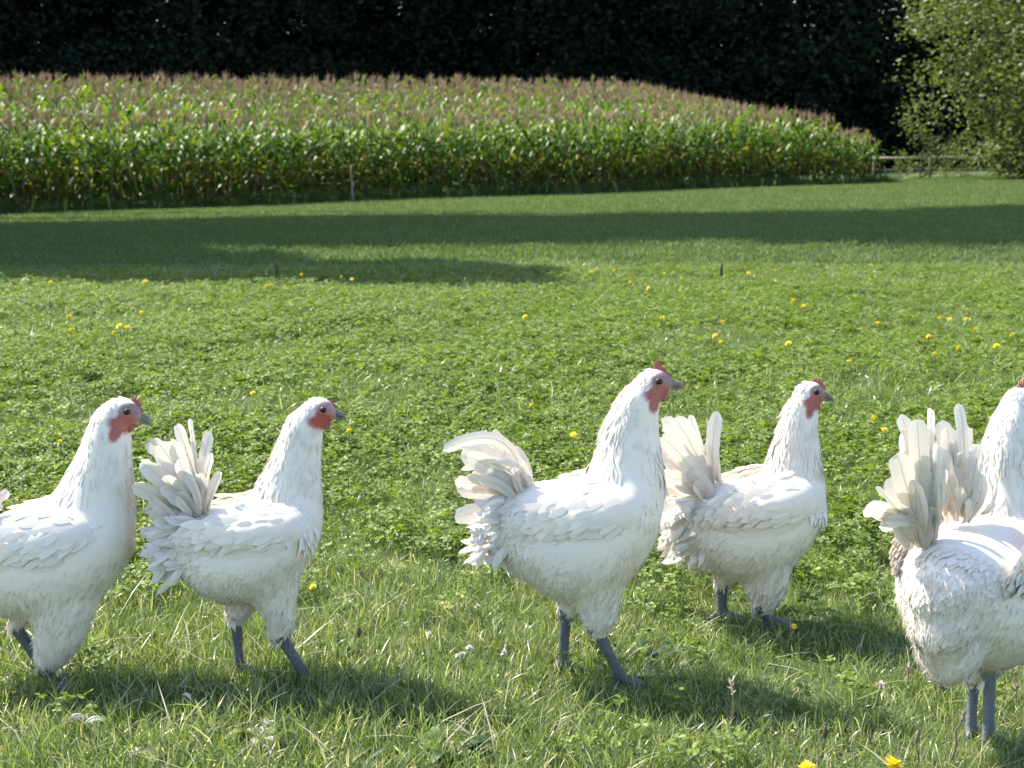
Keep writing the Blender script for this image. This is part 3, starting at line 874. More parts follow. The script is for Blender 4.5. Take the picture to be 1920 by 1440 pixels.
def build_chicken(B, seed):
    rng = np.random.default_rng(seed)
    gu, gvv = B['ground']
    gp_ = ground_pt(gu, gvv)
    Y0 = gp_[1]
    ps = np.linalg.norm(at_y(gu + 50, gvv - 300, Y0) - at_y(gu - 50, gvv - 300, Y0)) / 100.0      # metres per pixel
    K = B.get('k', 1.0) * ps
    root = empty('chicken', gp_, B.get('yaw', 0.0))
    tag(root, B['label'], 'chicken', 'white chickens crossing the meadow')
    def W(u, v, y=0.0):
        q = at_y(u, v, Y0) - gp_
        return np.array([q[0], 0, q[2]]) * B.get('k', 1.0) + np.array([0, y * K, 0])
    parts = []          # (V,T,Q)
    # torso: stations across x
    trim = np.interp(np.linspace(0, 1, len(B['torso'])), [0, .15, .4, .75, 1], [0, 6, 16, 16, 4]) * B.get('k2', 1.0)
    tor = np.array([[*W(u, (a + b - e_) / 2), abs(b - e_ - a) / 2 * K, hw * .94 * B.get('wide', 1) * K] for (u, a, b, hw), e_ in zip(B['torso'], trim)])
    parts.append(loft(tor[:, :3], tor[:, 3], tor[:, 4], 28, 5, axis_frame=(0, 0, 1)))
    hc = np.array(B['head'], float); bt = np.array(B['beak'], float)
    hv = bt - hc
    neck = list(B['neck'])
    sc = np.linalg.norm(hv) / 52.0
    neck += [(hc[0] - 3 * sc, hc[1] + 2 * sc, 29 * sc, 24 * sc), (hc[0] + .28 * hv[0], hc[1] + .28 * hv[1], 24 * sc, 19 * sc), (hc[0] + .52 * hv[0], hc[1] + .52 * hv[1], 15 * sc, 12 * sc), (hc[0] + .66 * hv[0], hc[1] + .66 * hv[1], 8 * sc, 7 * sc)]
    nk = np.array([[*W(u, v), r * 1.02 * K, hw * .98 * K] for (u, v, r, hw) in neck])
    parts.append(loft(nk[:, :3], nk[:, 3], nk[:, 4], 24, 4))
    feet = []
    hock_z = 0
    shank_paths = []
    for lg in B['legs']:
        y = lg['y']
        th = np.array([[*W(u, v, y), r * K] for (u, v, r) in lg['thigh']])
        parts.append(loft(th[:, :3], th[:, 3], th[:, 3] * .9, 18, 4))
        sh = [W(u, v, y) for (u, v) in lg['shank']]
        foot = sh[-1].copy(); foot[2] = .011 + lg.get('lift', 0) * K
        sh[-1] = foot
        rr = [r * K for r in lg.get('r', [14, 11.8, 11.2, 13])]
        sh = np.array([sh[0], sh[0] * .65 + sh[1] * .35, sh[0] * .3 + sh[1] * .7, sh[1]])
        shank_paths.append(sh)
        parts.append(tuple(loft(sh, np.array(rr), np.array(rr) * .85, 12, 3)))
        yaw = lg.get('toe', 0)
        for ang, ln in ((-.5, 44), (0, 54), (.5, 44), (math.pi, 26)):
            d = np.array([math.cos(ang + yaw), math.sin(ang + yaw), 0])
            l = ln * K
            tp = np.array([foot + [0, 0, .004], foot + d * l * .35 + [0, 0, .003], foot + d * l * .7 - [0, 0, .003], foot + d * l - [0, 0, .006]])
            parts.append(loft(tp, np.array([9, 7.5, 6.5, 4]) * K, np.array([9, 7.5, 6.5, 4]) * K, 10, 3))
        if lg.get('spur'):
            q = sh[0] * .45 + sh[1] * .55
            d = np.array([math.cos(yaw + math.pi), math.sin(yaw + math.pi), -.15])
            parts.append(loft(np.array([q, q + d * 14 * K, q + d * 24 * K]), np.array([8, 6, 2.]) * K, np.array([8, 6, 2.]) * K, 10, 3))
    for (u, v, rad, n_, ang) in B['rump']:
        c0 = W(u + 6, v); c1 = W(u + 6 - rad * 1.15 * math.cos(ang), v - rad * 1.15 * math.sin(ang)); cm = (c0 * 2 - c1)
        parts.append(loft(np.array([cm, c0, (c0 + c1) / 2, c1]), np.array([rad * .6, rad, rad * .9, rad * .35]) * K, np.array([40, 50, 44, 20]) * B.get('wide', 1) * K, 18, 4))
    V = []; T = []; Q = []; off = 0
    for v_, t_, q_ in parts:
        V.append(v_); T.append(t_ + off); Q.append(q_ + off); off += len(v_)
    me = remesh(np.concatenate(V), [np.concatenate(T), np.concatenate(Q)], .0042, 5)
    nv = len(me.vertices)
    co = np.empty(nv * 3, np.float32); me.vertices.foreach_get('co', co); co = co.reshape(-1, 3).astype(float)
    # ---- melt thighs, cushions and torso into one soft shape (head and legs keep their form)
    ed = np.empty(len(me.edges) * 2, np.int32); me.edges.foreach_get('vertices', ed); ed = ed.reshape(-1, 2)
    deg = np.bincount(ed.ravel(), minlength=nv)[:, None]
    hz0 = W(*hc); hr = np.linalg.norm(W(*bt) - hz0)
    msk = np.clip((co[:, 2] - (B['hock'] - 6) * K) / (30 * K), 0, 1) * np.clip((np.linalg.norm(co - hz0, axis=1) - 1.1 * hr) / (.8 * hr), 0, 1)
    msk = msk[:, None]
    for _ in range(45):
        sm_ = np.zeros_like(co)
        for k_ in range(3):
            sm_[:, k_] = np.bincount(ed[:, 0], co[ed[:, 1], k_], nv) + np.bincount(ed[:, 1], co[ed[:, 0], k_], nv)
        co += .6 * msk * (sm_ / deg - co)
    me.vertices.foreach_set('co', co.astype(np.float32).ravel()); me.update()
    # ---- per vertex colour
    hcw = W(*hc); e1 = nrm(W(*bt) - hcw); e2 = np.array([-e1[2], 0, e1[0]]); U = np.linalg.norm(W(*bt) - hcw)
    rel = co - hcw
    fa = rel @ e1 / U; fb = rel @ e2 / U
    headm = (np.abs(fa) < 1.3) & (np.abs(fb) < 1.3)
    hw = np.abs(rel[:, 1]) / U
    jit = .06 * np.sin(co[:, 0] * 500) * np.sin(co[:, 2] * 430)
    def ell(ca, cb, ra, rb): return ((fa - ca) / ra) ** 2 + ((fb - cb) / rb) ** 2 + jit
    fr = B.get('face', {})
    red = np.clip(1.5 - ell(.1, -.32, .5, fr.get('red', .38)), 0, 1) * headm
    thr = np.clip(1.5 - ell(.0, -.68, .2, .36), 0, 1) * headm * fr.get('throat', 1)
    red = np.maximum(red, thr)
    mau = np.clip(1.7 - ell(.3, .12, .42, .3), 0, 1) * headm
    lobe = np.clip(1.8 - ell(-.38, -.06, .2, .17), 0, 1) * headm
    colr = np.tile([.865, .8, .71], (nv, 1))
    def mixc(c, m): return colr * (1 - m[:, None]) + np.array(c) * m[:, None]
    colr = mixc(fr.get('mauve', (.3, .2, .19)), np.clip(mau * 1.5, 0, 1))
    colr = mixc(fr.get('redcol', (.27, .06, .05)), np.clip(red * 1.1, 0, 1))
    colr = mixc((.7, .62, .6), np.clip(lobe * 1.5, 0, 1))
    face = np.clip(np.maximum(np.maximum(mau, red), lobe) * 1.5, 0, 1)
    # shank mask: near a shank path and below the hock
    sm = np.zeros(nv)
    for sh in shank_paths:
        a, b = sh[0], sh[-1]
        tt = np.clip(((co - a) @ (b - a)) / ((b - a) @ (b - a)), 0, 1)
        dd = np.linalg.norm(co - (a + tt[:, None] * (b - a)), axis=1)
        sm = np.maximum(sm, ((dd < 19 * K) & (tt > .02)) * 1.0)
    low = co[:, 2] < B['hock'] * K
    sm = np.maximum(sm, (co[:, 2] < 24 * K) * 1.0) * low
    slate = B.get('slate', (.1, .107, .125))
    colr = mixc(slate, sm)
    attr = me.attributes.new('skin', 'FLOAT_COLOR', 'POINT')
    attr.data.foreach_set('color', np.column_stack([colr, np.maximum(face, sm)]).astype(np.float32).ravel())
    body = obj('body', me, M_body, root)
    # ---- sample points on the surface
    me.calc_loop_triangles()
    nt_ = len(me.loop_triangles)
    tri = np.empty(nt_ * 3, np.int32); me.loop_triangles.foreach_get('vertices', tri); tri = tri.reshape(-1, 3)
    vn = np.empty(nv * 3, np.float32); me.vertex_normals.foreach_get('vector', vn); vn = vn.reshape(-1, 3).astype(float)
    ar = np.linalg.norm(np.cross(co[tri[:, 1]] - co[tri[:, 0]], co[tri[:, 2]] - co[tri[:, 0]]), axis=1)
    bare = np.maximum(face, sm)
    def sample(n):
        t = rng.choice(nt_, n, p=ar / ar.sum())
        w = rng.dirichlet((1, 1, 1), n)
        p = (co[tri[t]] * w[..., None]).sum(1); q = nrm((vn[tri[t]] * w[..., None]).sum(1)); b = (bare[tri[t]] * w).sum(1)
        return p, q, b
    nkc = nk[:, :3]
    nax = catmull(nkc, 4); ntan = nrm(np.gradient(nax, axis=0))
    tx0, tx1 = tor[0, 0], tor[-1, 0]
    neck_lo = nkc[1, 2]
    def classify(p):
        dn = np.linalg.norm(p[:, None] - nax[None], axis=2); i = dn.argmin(1)
        onneck = (p[:, 2] > np.interp(p[:, 0], [nkc[0, 0] - 90 * K, nkc[0, 0] + 70 * K], [neck_lo + 30 * K, neck_lo - 70 * K])) & (p[:, 0] > nkc[0, 0] - 95 * K)
        zt = np.interp(p[:, 0], tor[:, 0], tor[:, 2] + tor[:, 3]); zb = np.interp(p[:, 0], tor[:, 0], tor[:, 2] - tor[:, 3])
        f = (p[:, 2] - zb) / (zt - zb + 1e-6)        # 1 back .. 0 belly, <0 thigh
        return onneck, ntan[i], f
    def tang(d, nrm_): return nrm(d - nrm_ * (d * nrm_).sum(1, keepdims=True))
    dirt = B.get('dirt', .25)
    def tint_at(p, f, onneck):
        t = np.full(len(p), .1)
        t = np.where(f < .3, .1 + dirt * .55 * np.clip((.3 - f) * 1.0, 0, 1), t)
        xr = (p[:, 0] - tx0) / (tx1 - tx0)
        t = t + .3 * np.clip(.22 - xr, 0, .22) / .22 * (f > .25)        # cream towards the tail
        t = np.where(onneck, .16 + .14 * np.sin(p[:, 0] * 260) * np.sin(p[:, 2] * 60), t)
        blot = np.sin(p[:, 0] * 47 + seed) * np.sin(p[:, 2] * 61 + 1.3 * seed) + .6 * np.sin(p[:, 0] * 110 - p[:, 2] * 90)
        t = t + dirt * .5 * np.clip(blot - .6, 0, 1) * (f < .75)
        return t
    # ---- contour feathers
    p, q, b = sample(8500)
    on, nt2, f = classify(p)
    keep = b < .25
    p, q, on, nt2, f = p[keep], q[keep], on[keep], nt2[keep], f[keep]
    top = np.clip(f, 0, 1)
    d = np.where(on[:, None], -nt2, np.stack([-np.ones(len(p)), np.zeros(len(p)), -.15 - 1.1 * (1 - top)], -1))
    d = nrm(d + rng.normal(0, .16, d.shape))
    d = tang(d, q)
    hd = np.clip((p[:, 2] - neck_lo) / (nkc[-1, 2] - neck_lo), 0, 1)
    Lf = np.where(on, (46 - 30 * hd), 24 + 12 * top) * K * rng.uniform(.75, 1.2, len(p))
    Wf = np.where(on, (9.5 - 4 * hd), 11 + 8 * top) * K * rng.uniform(.8, 1.2, len(p))
    lift = np.where(on, 2.6, 2.3) * (1 - .75 * np.clip(q[:, 0], 0, 1)) * K * rng.uniform(.2, 1.4, len(p))
    m = f > .22
    sel = on | m
    Vf, Qf, tf, nf = feathers(rng, p[sel], q[sel], d[sel], Lf[sel], Wf[sel], lift[sel], tint_at(p, f, on)[sel], nblend=.8, cup=.06, droop=(.5 * Lf ** 2 / (np.where(on, 170, 120 - 50 * np.clip(q[:, 0], 0, 1)) * K))[sel])
    o = obj('plumage', mesh_np('plumage', Vf, [Qf], True, {'tint': tf}, nf), M_feather, root); o['kind'] = 'stuff'
    # loose hackle tips along the back of the neck
    p2, q2, b2 = sample(5200)
    on2, nt3, f2 = classify(p2)
    hd2 = (p2[:, 2] - neck_lo) / (nkc[-1, 2] - neck_lo)
    k2 = on2 & (b2 < .2) & (hd2 > -.05) & (hd2 < .97)
    p2, q2, nt3, hd2 = p2[k2], q2[k2], nt3[k2], np.clip(hd2[k2], 0, 1)
    d2 = tang(nrm(-nt3 + rng.normal(0, .12, nt3.shape)), q2)
    n2 = len(p2)
    back = np.clip(-q2[:, 0], 0, 1)
    Vh, Qh, th_, nh = feathers(rng, p2, q2, d2, (58 - 38 * hd2) * K * rng.uniform(.7, 1.2, n2), (6.5 - 3 * hd2) * K * rng.uniform(.7, 1.2, n2), (2.2 + 5 * back * (1 - hd2)) * K * rng.uniform(.2, 1.6, n2),
                               .14 + .2 * rng.uniform(0, 1, n2) ** 2, nblend=.74, cup=.07)
    o = obj('hackle', mesh_np('hackle', Vh, [Qh], True, {'tint': th_}, nh), M_feather, root); o['kind'] = 'stuff'
    # ---- fluff on belly, thighs and rump
    p, q, b = sample(26000)
    on, nt2, f = classify(p)
    xr = (p[:, 0] - tx0) / (tx1 - tx0)
    wgt = np.clip((.5 - f) * 3, 0, 1) * np.clip(1.15 - xr, .25, 1)
    wgt = np.maximum(wgt, np.clip(.3 - xr, 0, 1) * 2.5 * (f < .9))
    keep = (~on) & (b < .3) & (rng.uniform(0, 1, len(p)) < wgt)
    p, q, f, xr = p[keep], q[keep], f[keep], xr[keep]
    n_ = len(p)
    d = tang(nrm(np.stack([-.45 - 1.2 * np.clip(.25 - xr, 0, .5), np.zeros(n_), -np.ones(n_) + 1.2 * np.clip(.2 - xr, 0, .6)], -1) + rng.normal(0, .16, (n_, 3))), q)
    Vs, Ts, tS, nS = strands(rng, p, q, d, rng.uniform(10, 20, n_) * (1 + .6 * np.clip(.15 - xr, 0, .5)) * K, 1.3 * K, np.where(rng.uniform(0, 1, n_) < .25, rng.uniform(.3, .8, n_), rng.uniform(.02, .2, n_)), np.clip(tint_at(p, f, np.zeros(n_, bool)) + rng.normal(0, .06, n_), 0, 1))
    # soft clumped fluff feathers under the strands
    s2 = rng.choice(n_, min(n_, 2000), replace=False)
    Vg, Qg, tg_, ng_ = feathers(rng, p[s2], q[s2], d[s2], rng.uniform(18, 30, len(s2)) * K, rng.uniform(8, 15, len(s2)) * K, rng.uniform(.2, 1.6, len(s2)) * K, tint_at(p[s2], f[s2], np.zeros(len(s2), bool)), nblend=.95, cup=.03, ragged=.1, droop=rng.uniform(.5, 1.5, len(s2)) * 2 * K)
    Vall = np.vstack([Vs, Vg]); nall = np.vstack([nS, ng_])
    o = obj('fluff', mesh_np('fluff', Vall, [Ts, Qg + len(Vs)], True, {'tint': np.concatenate([tS, tg_])}, nall), M_fluff, root); o['kind'] = 'stuff'
    # ---- rump cushion: curled feathers round the tail root
    rp_ = []
    for (u, v, rad, n_, ang) in B['rump']:
        cxy = W(u, v)
        for i in range(int(n_ * 2.4)):
            s_ = rng.choice((-1, 1))
            ph = rng.uniform(0, 6.28); r_ = rad * K * math.sqrt(rng.uniform(0, 1))
            yy = s_ * rng.uniform(20, 52) * K
            base = cxy + np.array([r_ * math.cos(ph), yy, r_ * math.sin(ph)])
            aa = ang + rng.normal(0, .3)
            dd = nrm(np.array([-math.cos(aa), .25 * s_ * rng.uniform(-.3, 1), math.sin(aa)]))
            nn_ = nrm(np.array([.15 * rng.normal(), -1.0 if yy < 0 else 1.0, .35 + .2 * rng.normal()]))
            nn_ = nrm(nn_ - dd * (nn_ @ dd))
            rp_.append((base, nn_, dd, rng.uniform(24, 48) * K, rng.uniform(9, 17) * K, rng.uniform(0, 5) * K))
    if rp_:
        Pb, Nb, Db, Lb, Wb, Fb = (np.array(z_) for z_ in zip(*rp_))
        Vr, Qr, tr_, nr_ = feathers(rng, Pb, Nb, Db, Lb, Wb, Fb, .06 + .2 * rng.uniform(0, 1, len(Pb)) ** 2, rows=6, cup=.3, nblend=.2, droop=0, ragged=.05)
        o = obj('rump_feathers', mesh_np('rump_feathers', Vr, [Qr], True, {'tint': tr_}, nrm(.55 * nr_ + np.repeat(.5 * Db + [0, 0, .35], 21, 0))), M_rump, root); o['kind'] = 'stuff'
    # ---- tail feathers, each its own piece
    cov = MB()
    cy_, sy_ = math.cos(-B.get('yaw', 0)), math.sin(-B.get('yaw', 0))
    def WP(u, v, dY):
        q = at_y(u, v, Y0 + dY) - gp_
        return np.array([q[0] * cy_ - q[1] * sy_, q[0] * sy_ + q[1] * cy_, q[2]])
    for i, tf_ in enumerate(B['tail']):
        (bu, bv), (tu, tv), w, bend, y = tf_[:5]
        yt = tf_[5] if len(tf_) > 5 else y * 1.8
        if B.get('tail_px'): b0 = WP(bu, bv, y * K); t0 = WP(tu, tv, yt * K)
        else: b0 = W(bu, bv, y); t0 = W(tu, tv, yt)
        dv = t0 - b0; perp = np.array([-dv[2], 0, dv[0]]); perp = perp / (np.linalg.norm(perp) + 1e-9)
        ctrl = (b0 + t0) / 2 + perp * bend * K + np.array([0, rng.normal(0, 5) * K, 0])
        yy = tf_[6] if len(tf_) > 6 else rng.normal(0, .25)
        wd = nrm(perp + np.array([0, yy, 0]))
        if B.get('tail_px'):                    # width across the view, turned by yy
            wx = np.array([cy_, sy_, 0]); wy_ = np.array([-sy_, cy_, 0])
            dvn = nrm(dv); pv = nrm(np.cross(dvn, wy_)); perp = pv
            ctrl = (b0 + t0) / 2 + perp * bend * K + wy_ * rng.normal(-14, 8) * K
            wd = nrm(pv * math.cos(yy) + wy_ * math.sin(yy))
        for _ in range(3):
            jb = b0 + rng.normal(0, 7, 3) * K; fr_ = rng.uniform(.42, .78)
            je = b0 + (t0 - b0) * fr_ + rng.normal(0, 9, 3) * K
            sd = rng.choice((-1, 1)) * rng.uniform(5, 15) * K
            o3 = np.array([0, sd, 0]); wdj = nrm(wd + rng.normal(0, .25, 3))
            cb = tail_feather(jb + o3, (jb + je) / 2 + perp * bend * .5 * K + o3 * 1.4 + rng.normal(0, 5, 3) * K, je + o3, w * rng.uniform(.6, 1.0) * K, wdj, rng, cup=rng.uniform(.1, .4) * rng.choice((-1, 1)), rows=8, cream=B.get('cream', .42))
            cov.add(np.concatenate(cb.V), T=np.concatenate(cb.T), Q=np.concatenate(cb.Q), a=np.concatenate(cb.A))
        mb = tail_feather(b0, ctrl, t0, w * K, wd, rng, cup=rng.uniform(.1, .28) * rng.choice((-1, 1)), cream=B.get('cream', .42))
        obj('tail_feather', mb.mesh('tail_feather'), M_tailf, root)
    o = obj('tail_coverts', cov.mesh('tail_coverts'), M_tailf, root); o['kind'] = 'stuff'
    # ---- wings
    wu, wv, wl, wh, wy, wrot = B['wing']
    wc = W(wu, wv)
    for s_ in (-1, 1):
        th_, ph_ = np.meshgrid(np.linspace(0, np.pi, 13), np.linspace(0, 2 * np.pi, 24, endpoint=False), indexing='ij')
        X = np.cos(th_) * wl * K; Z = np.sin(th_) * np.cos(ph_) * wh * K * (1 + .35 * np.cos(th_)); Yv = np.sin(th_) * np.sin(ph_) * 17 * K
        ca, sa = math.cos(wrot), math.sin(wrot)
        hwx = np.interp(wc[0] + X, tor[:, 0], tor[:, 4])
        taper = .9 - .55 * (Z / (wh * K)) ** 2 * .55
        Vw = np.stack([wc[0] + X * ca - Z * sa, s_ * (hwx * taper * wy) + Yv, wc[2] + X * sa + Z * ca], -1).reshape(-1, 3)
        r0 = np.arange(12)[:, None] * 24; j = np.arange(24)[None]; j2 = (j + 1) % 24
        Qw = np.stack([r0 + j, r0 + j2, r0 + 24 + j2, r0 + 24 + j], -1).reshape(-1, 4)
        mb = MB(); mb.add(Vw, Q=Qw if s_ > 0 else Qw[:, ::-1], a=.12)
        wo = obj('wing', mb.mesh('wing'), M_feather, root)
        # coverts on the wing and long flight feathers along its lower edge
        NC = 900
        idx = rng.choice(len(Vw), NC)
        pw = Vw[idx] + rng.normal(0, 3 * K, (NC, 3)) * [1, .2, 1]
        nw = nrm(np.stack([.15 * (pw[:, 0] - wc[0]) / (wl * K), np.full(NC, s_ * 1.0), .6 * (pw[:, 2] - wc[2]) / (wh * K) + .1], -1))
        outer = s_ * (pw[:, 1]) > s_ * (s_ * np.interp(pw[:, 0], tor[:, 0], tor[:, 4]) * .55 * wy)
        pw, nw = pw[outer], nw[outer]
        dw = tang(nrm(np.tile([-ca, 0, -sa - .28], (len(pw), 1)) + rng.normal(0, .1, (len(pw), 3))), nw)
        Vc, Qc, tc_, nc_ = feathers(rng, pw, nw, dw, rng.uniform(26, 44, len(pw)) * K, rng.uniform(10, 16, len(pw)) * K, rng.uniform(.0, .7, len(pw)) * K, .08 + .08 * rng.uniform(0, 1, len(pw)) ** 2, nblend=.97, cup=.02)
        o = obj('covert', mesh_np('covert', Vc, [Qc], True, {'tint': tc_}, nc_), M_feather, wo); o['kind'] = 'stuff'
        for i in range(8):
            ff = i / 7
            b0 = wc + np.array([(.55 - .75 * ff) * wl * K, 0, (-.35 - .25 * math.sin(ff * 3)) * wh * K])
            b0[1] = s_ * (np.interp(b0[0], tor[:, 0], tor[:, 4]) * .86 * wy + (13 - .8 * i) * K)
            ln = (62 + 30 * ff) * K
            e0 = b0 + np.array([-ln * ca, 0, -(.34 - .22 * ff) * ln]); e0[1] = s_ * (np.interp(e0[0], tor[:, 0], tor[:, 4]) * .84 * wy + 11 * K)
            mb = tail_feather(b0, (b0 + e0) / 2 + [0, s_ * 5 * K, -3 * K], e0, 24 * K, np.array([-.25, 0, 1.]), rng, cup=.12 * s_)
            obj('flight_feather', mb.mesh('flight_feather'), M_feather, wo)
    # ---- head pieces
    def H(a, b_, y=0.0): return hcw + e1 * a * U + e2 * b_ * U + np.array([0, y * U, 0])
    mb = MB()
    up = np.array([H(.5, .06), H(.7, .05), H(.88, 0), H(1.0, -.09), H(1.03, -.16)])
    mb.add(*loft(up, np.array([.15, .13, .095, .05, .012]) * U, np.array([.16, .12, .08, .04, .01]) * U, 14, 3))
    lo = np.array([H(.5, -.13), H(.7, -.13), H(.88, -.14), H(.95, -.14)])
    mb.add(*loft(lo, np.array([.085, .07, .04, .01]) * U, np.array([.13, .09, .05, .01]) * U, 12, 3))
    obj('beak', mb.mesh('beak'), M_beak, root)
    mb = MB()
    ce = B.get('comb', [(-.1, .5), (.02, .72), (.1, .58), (.2, .78), (.27, .55), (.36, .68), (.42, .44), (.5, .5), (.56, .3)])
    tp = np.array([H(a, b_) for a, b_ in ce]); bs_ = np.array([H(a, .34 - .2 * max(0, a - .2)) for a, b_ in ce])
    k = len(ce); tk = .035 * U
    Vc = np.vstack([tp + [0, tk * .4, 0], tp - [0, tk * .4, 0], bs_ + [0, tk * 1.6, 0], bs_ - [0, tk * 1.6, 0]])
    Qc = []
    for i in range(k - 1):
        Qc += [(i, i + 1, 2 * k + i + 1, 2 * k + i), (k + i + 1, k + i, 3 * k + i, 3 * k + i + 1), (i + 1, i, k + i, k + i + 1)]
    Qc += [(0, 2 * k, 3 * k, k), (k - 1, 2 * k - 1, 4 * k - 1, 3 * k - 1)]
    mb.add(Vc, Q=Qc); obj('comb', mb.mesh('comb', False), M_comb, root)
    for s_ in (-1, 1):
        er = .14 * U
        eb = H(.12, .13); dy = np.abs(co[:, 1][(np.abs(fa - .12) < .12) & (np.abs(fb - .13) < .12)]).max() if np.any((np.abs(fa - .12) < .12) & (np.abs(fb - .13) < .12)) else .4 * U
        c0 = np.array([eb[0], s_ * (dy - .35 * er), eb[2]])
        nlat = 10; nlon = 16
        th_, ph_ = np.meshgrid(np.linspace(0, np.pi, nlat), np.linspace(0, 2 * np.pi, nlon, endpoint=False), indexing='ij')
        Ve = np.stack([np.sin(th_) * np.cos(ph_) * er, s_ * np.cos(th_) * er, np.sin(th_) * np.sin(ph_) * er * .88], -1).reshape(-1, 3) + c0
        r0 = np.arange(nlat - 1)[:, None] * nlon; j = np.arange(nlon)[None]; j2 = (j + 1) % nlon
        Qe = np.stack([r0 + j, r0 + j2, r0 + nlon + j2, r0 + nlon + j], -1).reshape(-1, 4)
        mee = mesh_np('eye', Ve, [Qe if s_ < 0 else Qe[:, ::-1]])
        for m_ in M_eye: mee.materials.append(m_)
        ring = np.repeat(np.arange(nlat - 1), nlon)
        mee.polygons.foreach_set('material_index', np.where(ring < 3, 1, np.where(ring < 4, 0, 2)).astype(np.int32))
        obj('eye', mee, None, root)
        # wattle
        mb = MB()
        wp = np.array([H(.42, -.28, s_ * .12), H(.36, -.42, s_ * .15), H(.32, -.56, s_ * .16), H(.3, -.66, s_ * .16)])
        mb.add(*loft(wp, np.array([.08, .14, .13, .03]) * U * fr.get('wattle', 1), np.array([.04, .05, .045, .015]) * U, 12, 3))
        obj('wattle', mb.mesh('wattle'), M_comb, root)
    return root

BIRDS = []
TORSO3 = [(925, 935, 1000, 26), (950, 912, 1050, 58), (985, 905, 1098, 84), (1030, 899, 1132, 103), (1075, 893, 1150, 113), (1120, 882, 1150, 115), (1160, 866, 1125, 110), (1195, 852, 1085, 97), (1222, 868, 1040, 74), (1240, 905, 985, 34)]
NECK3 = [(1165, 930, 84, 78), (1176, 880, 70, 66), (1181, 840, 60, 53), (1184, 800, 53, 44), (1195, 762, 42, 36), (1212, 735, 33, 28)]
B3 = dict(ground=(1085, 1275), yaw=R(-4), hock=138, label='tall white chicken with one long drooping curved tail feather',
    torso=TORSO3, neck=NECK3, head=(1228, 717), beak=(1279, 720),
    legs=[dict(y=-34, thigh=[(1118, 1060, 58), (1122, 1110, 46), (1124, 1154, 30), (1114, 1178, 15)], shank=[(1114, 1160), (1168, 1240)], toe=-.1),
          dict(y=36, thigh=[(1095, 1070, 60), (1082, 1110, 42), (1068, 1148, 26), (1059, 1172, 16)], shank=[(1060, 1148), (1054, 1275)], toe=.05)],
    wing=(1105, 955, 112, 58, 1.0, .12), dirt=.18,
    rump=[(955, 960, 38, 46, -.3), (935, 1005, 34, 44, -.6), (980, 1045, 36, 0, -.8), (1000, 960, 34, 24, -.7)],
    tail=[((985, 925), (832, 842), 24, -135, -20, -30), ((980, 925), (866, 832), 38, -36, -14), ((975, 930), (860, 860), 38, -30, 14), ((970, 940), (857, 900), 38, -24, -22), ((965, 950), (853, 930), 36, -20, 18),
          ((965, 960), (856, 966), 36, -16, -22), ((980, 920), (887, 820), 36, -34, 6), ((985, 915), (922, 812), 12, -20, 10), ((988, 915), (975, 860), 18, -8, -8), ((985, 918), (940, 856), 28, -14, -12), ((970, 935), (880, 850), 38, -30, -26), ((962, 950), (878, 905), 38, -22, 26)],
    comb=[(-.12, .46), (-.05, .8), (.06, .86), (.14, .84), (.22, .6), (.32, .62), (.42, .42), (.5, .44), (.56, .28)], face=dict(redcol=(.37, .115, .1)))
B2 = dict(ground=(500, 1277), yaw=R(3), hock=125, label='white chicken with a wide spread fan tail and grey soiled belly',
    torso=[(325, 985, 1030, 26), (348, 962, 1085, 62), (385, 950, 1125, 88), (425, 944, 1142, 103), (465, 938, 1142, 110), (505, 930, 1130, 112), (545, 922, 1105, 106), (575, 920, 1070, 90), (592, 935, 1030, 68), (603, 955, 1000, 30)],
    neck=[(530, 975, 80, 74), (542, 925, 64, 60), (552, 880, 52, 48), (560, 840, 44, 40), (570, 805, 37, 33), (584, 785, 30, 26)], head=(600, 771), beak=(647, 782),
    legs=[dict(y=-34, thigh=[(518, 1060, 54), (522, 1110, 42), (530, 1150, 31), (526, 1186, 18)], shank=[(528, 1180), (580, 1262)], toe=-.15),
          dict(y=30, thigh=[(470, 1070, 58), (455, 1115, 44), (445, 1145, 30), (438, 1168, 20)], shank=[(438, 1158), (447, 1277)], toe=-.1, r=[15, 12, 10, 12])],
    wing=(488, 980, 108, 46, 1.03, .02), dirt=.6,
    rump=[(345, 1010, 36, 56, -.25), (345, 1040, 30, 26, -.6), (360, 985, 30, 24, .1)],
    tail=[((378, 955), (331, 797), 22, -8, 6), ((380, 955), (357, 784), 9, 0, 0), ((384, 955), (398, 806), 24, 14, -12), ((388, 958), (403, 842), 25, 16, -18), ((388, 962), (386, 877), 24, 14, -24), ((376, 955), (324, 822), 28, -6, -10), ((374, 957), (304, 824), 36, -10, -14),
          ((370, 960), (277, 828), 36, -12, 16), ((368, 962), (273, 858), 36, -14, -18), ((366, 966), (263, 881), 34, -14, 20), ((364, 970), (259, 899), 36, -14, -22), ((362, 975), (282, 942), 36, -8, -24), ((360, 980), (281, 971), 34, -6, 22), ((362, 985), (272, 989), 24, -4, -20), ((372, 955), (300, 850), 34, -10, 22), ((376, 958), (345, 850), 26, -4, -28), ((372, 960), (318, 880), 30, -8, -32)],
    comb=[(.1, .42), (.18, .56), (.26, .44), (.34, .52), (.42, .4), (.5, .4), (.58, .24)], face=dict(redcol=(.42, .08, .06), mauve=(.4, .25, .23), red=.36, throat=.2, wattle=1.2))
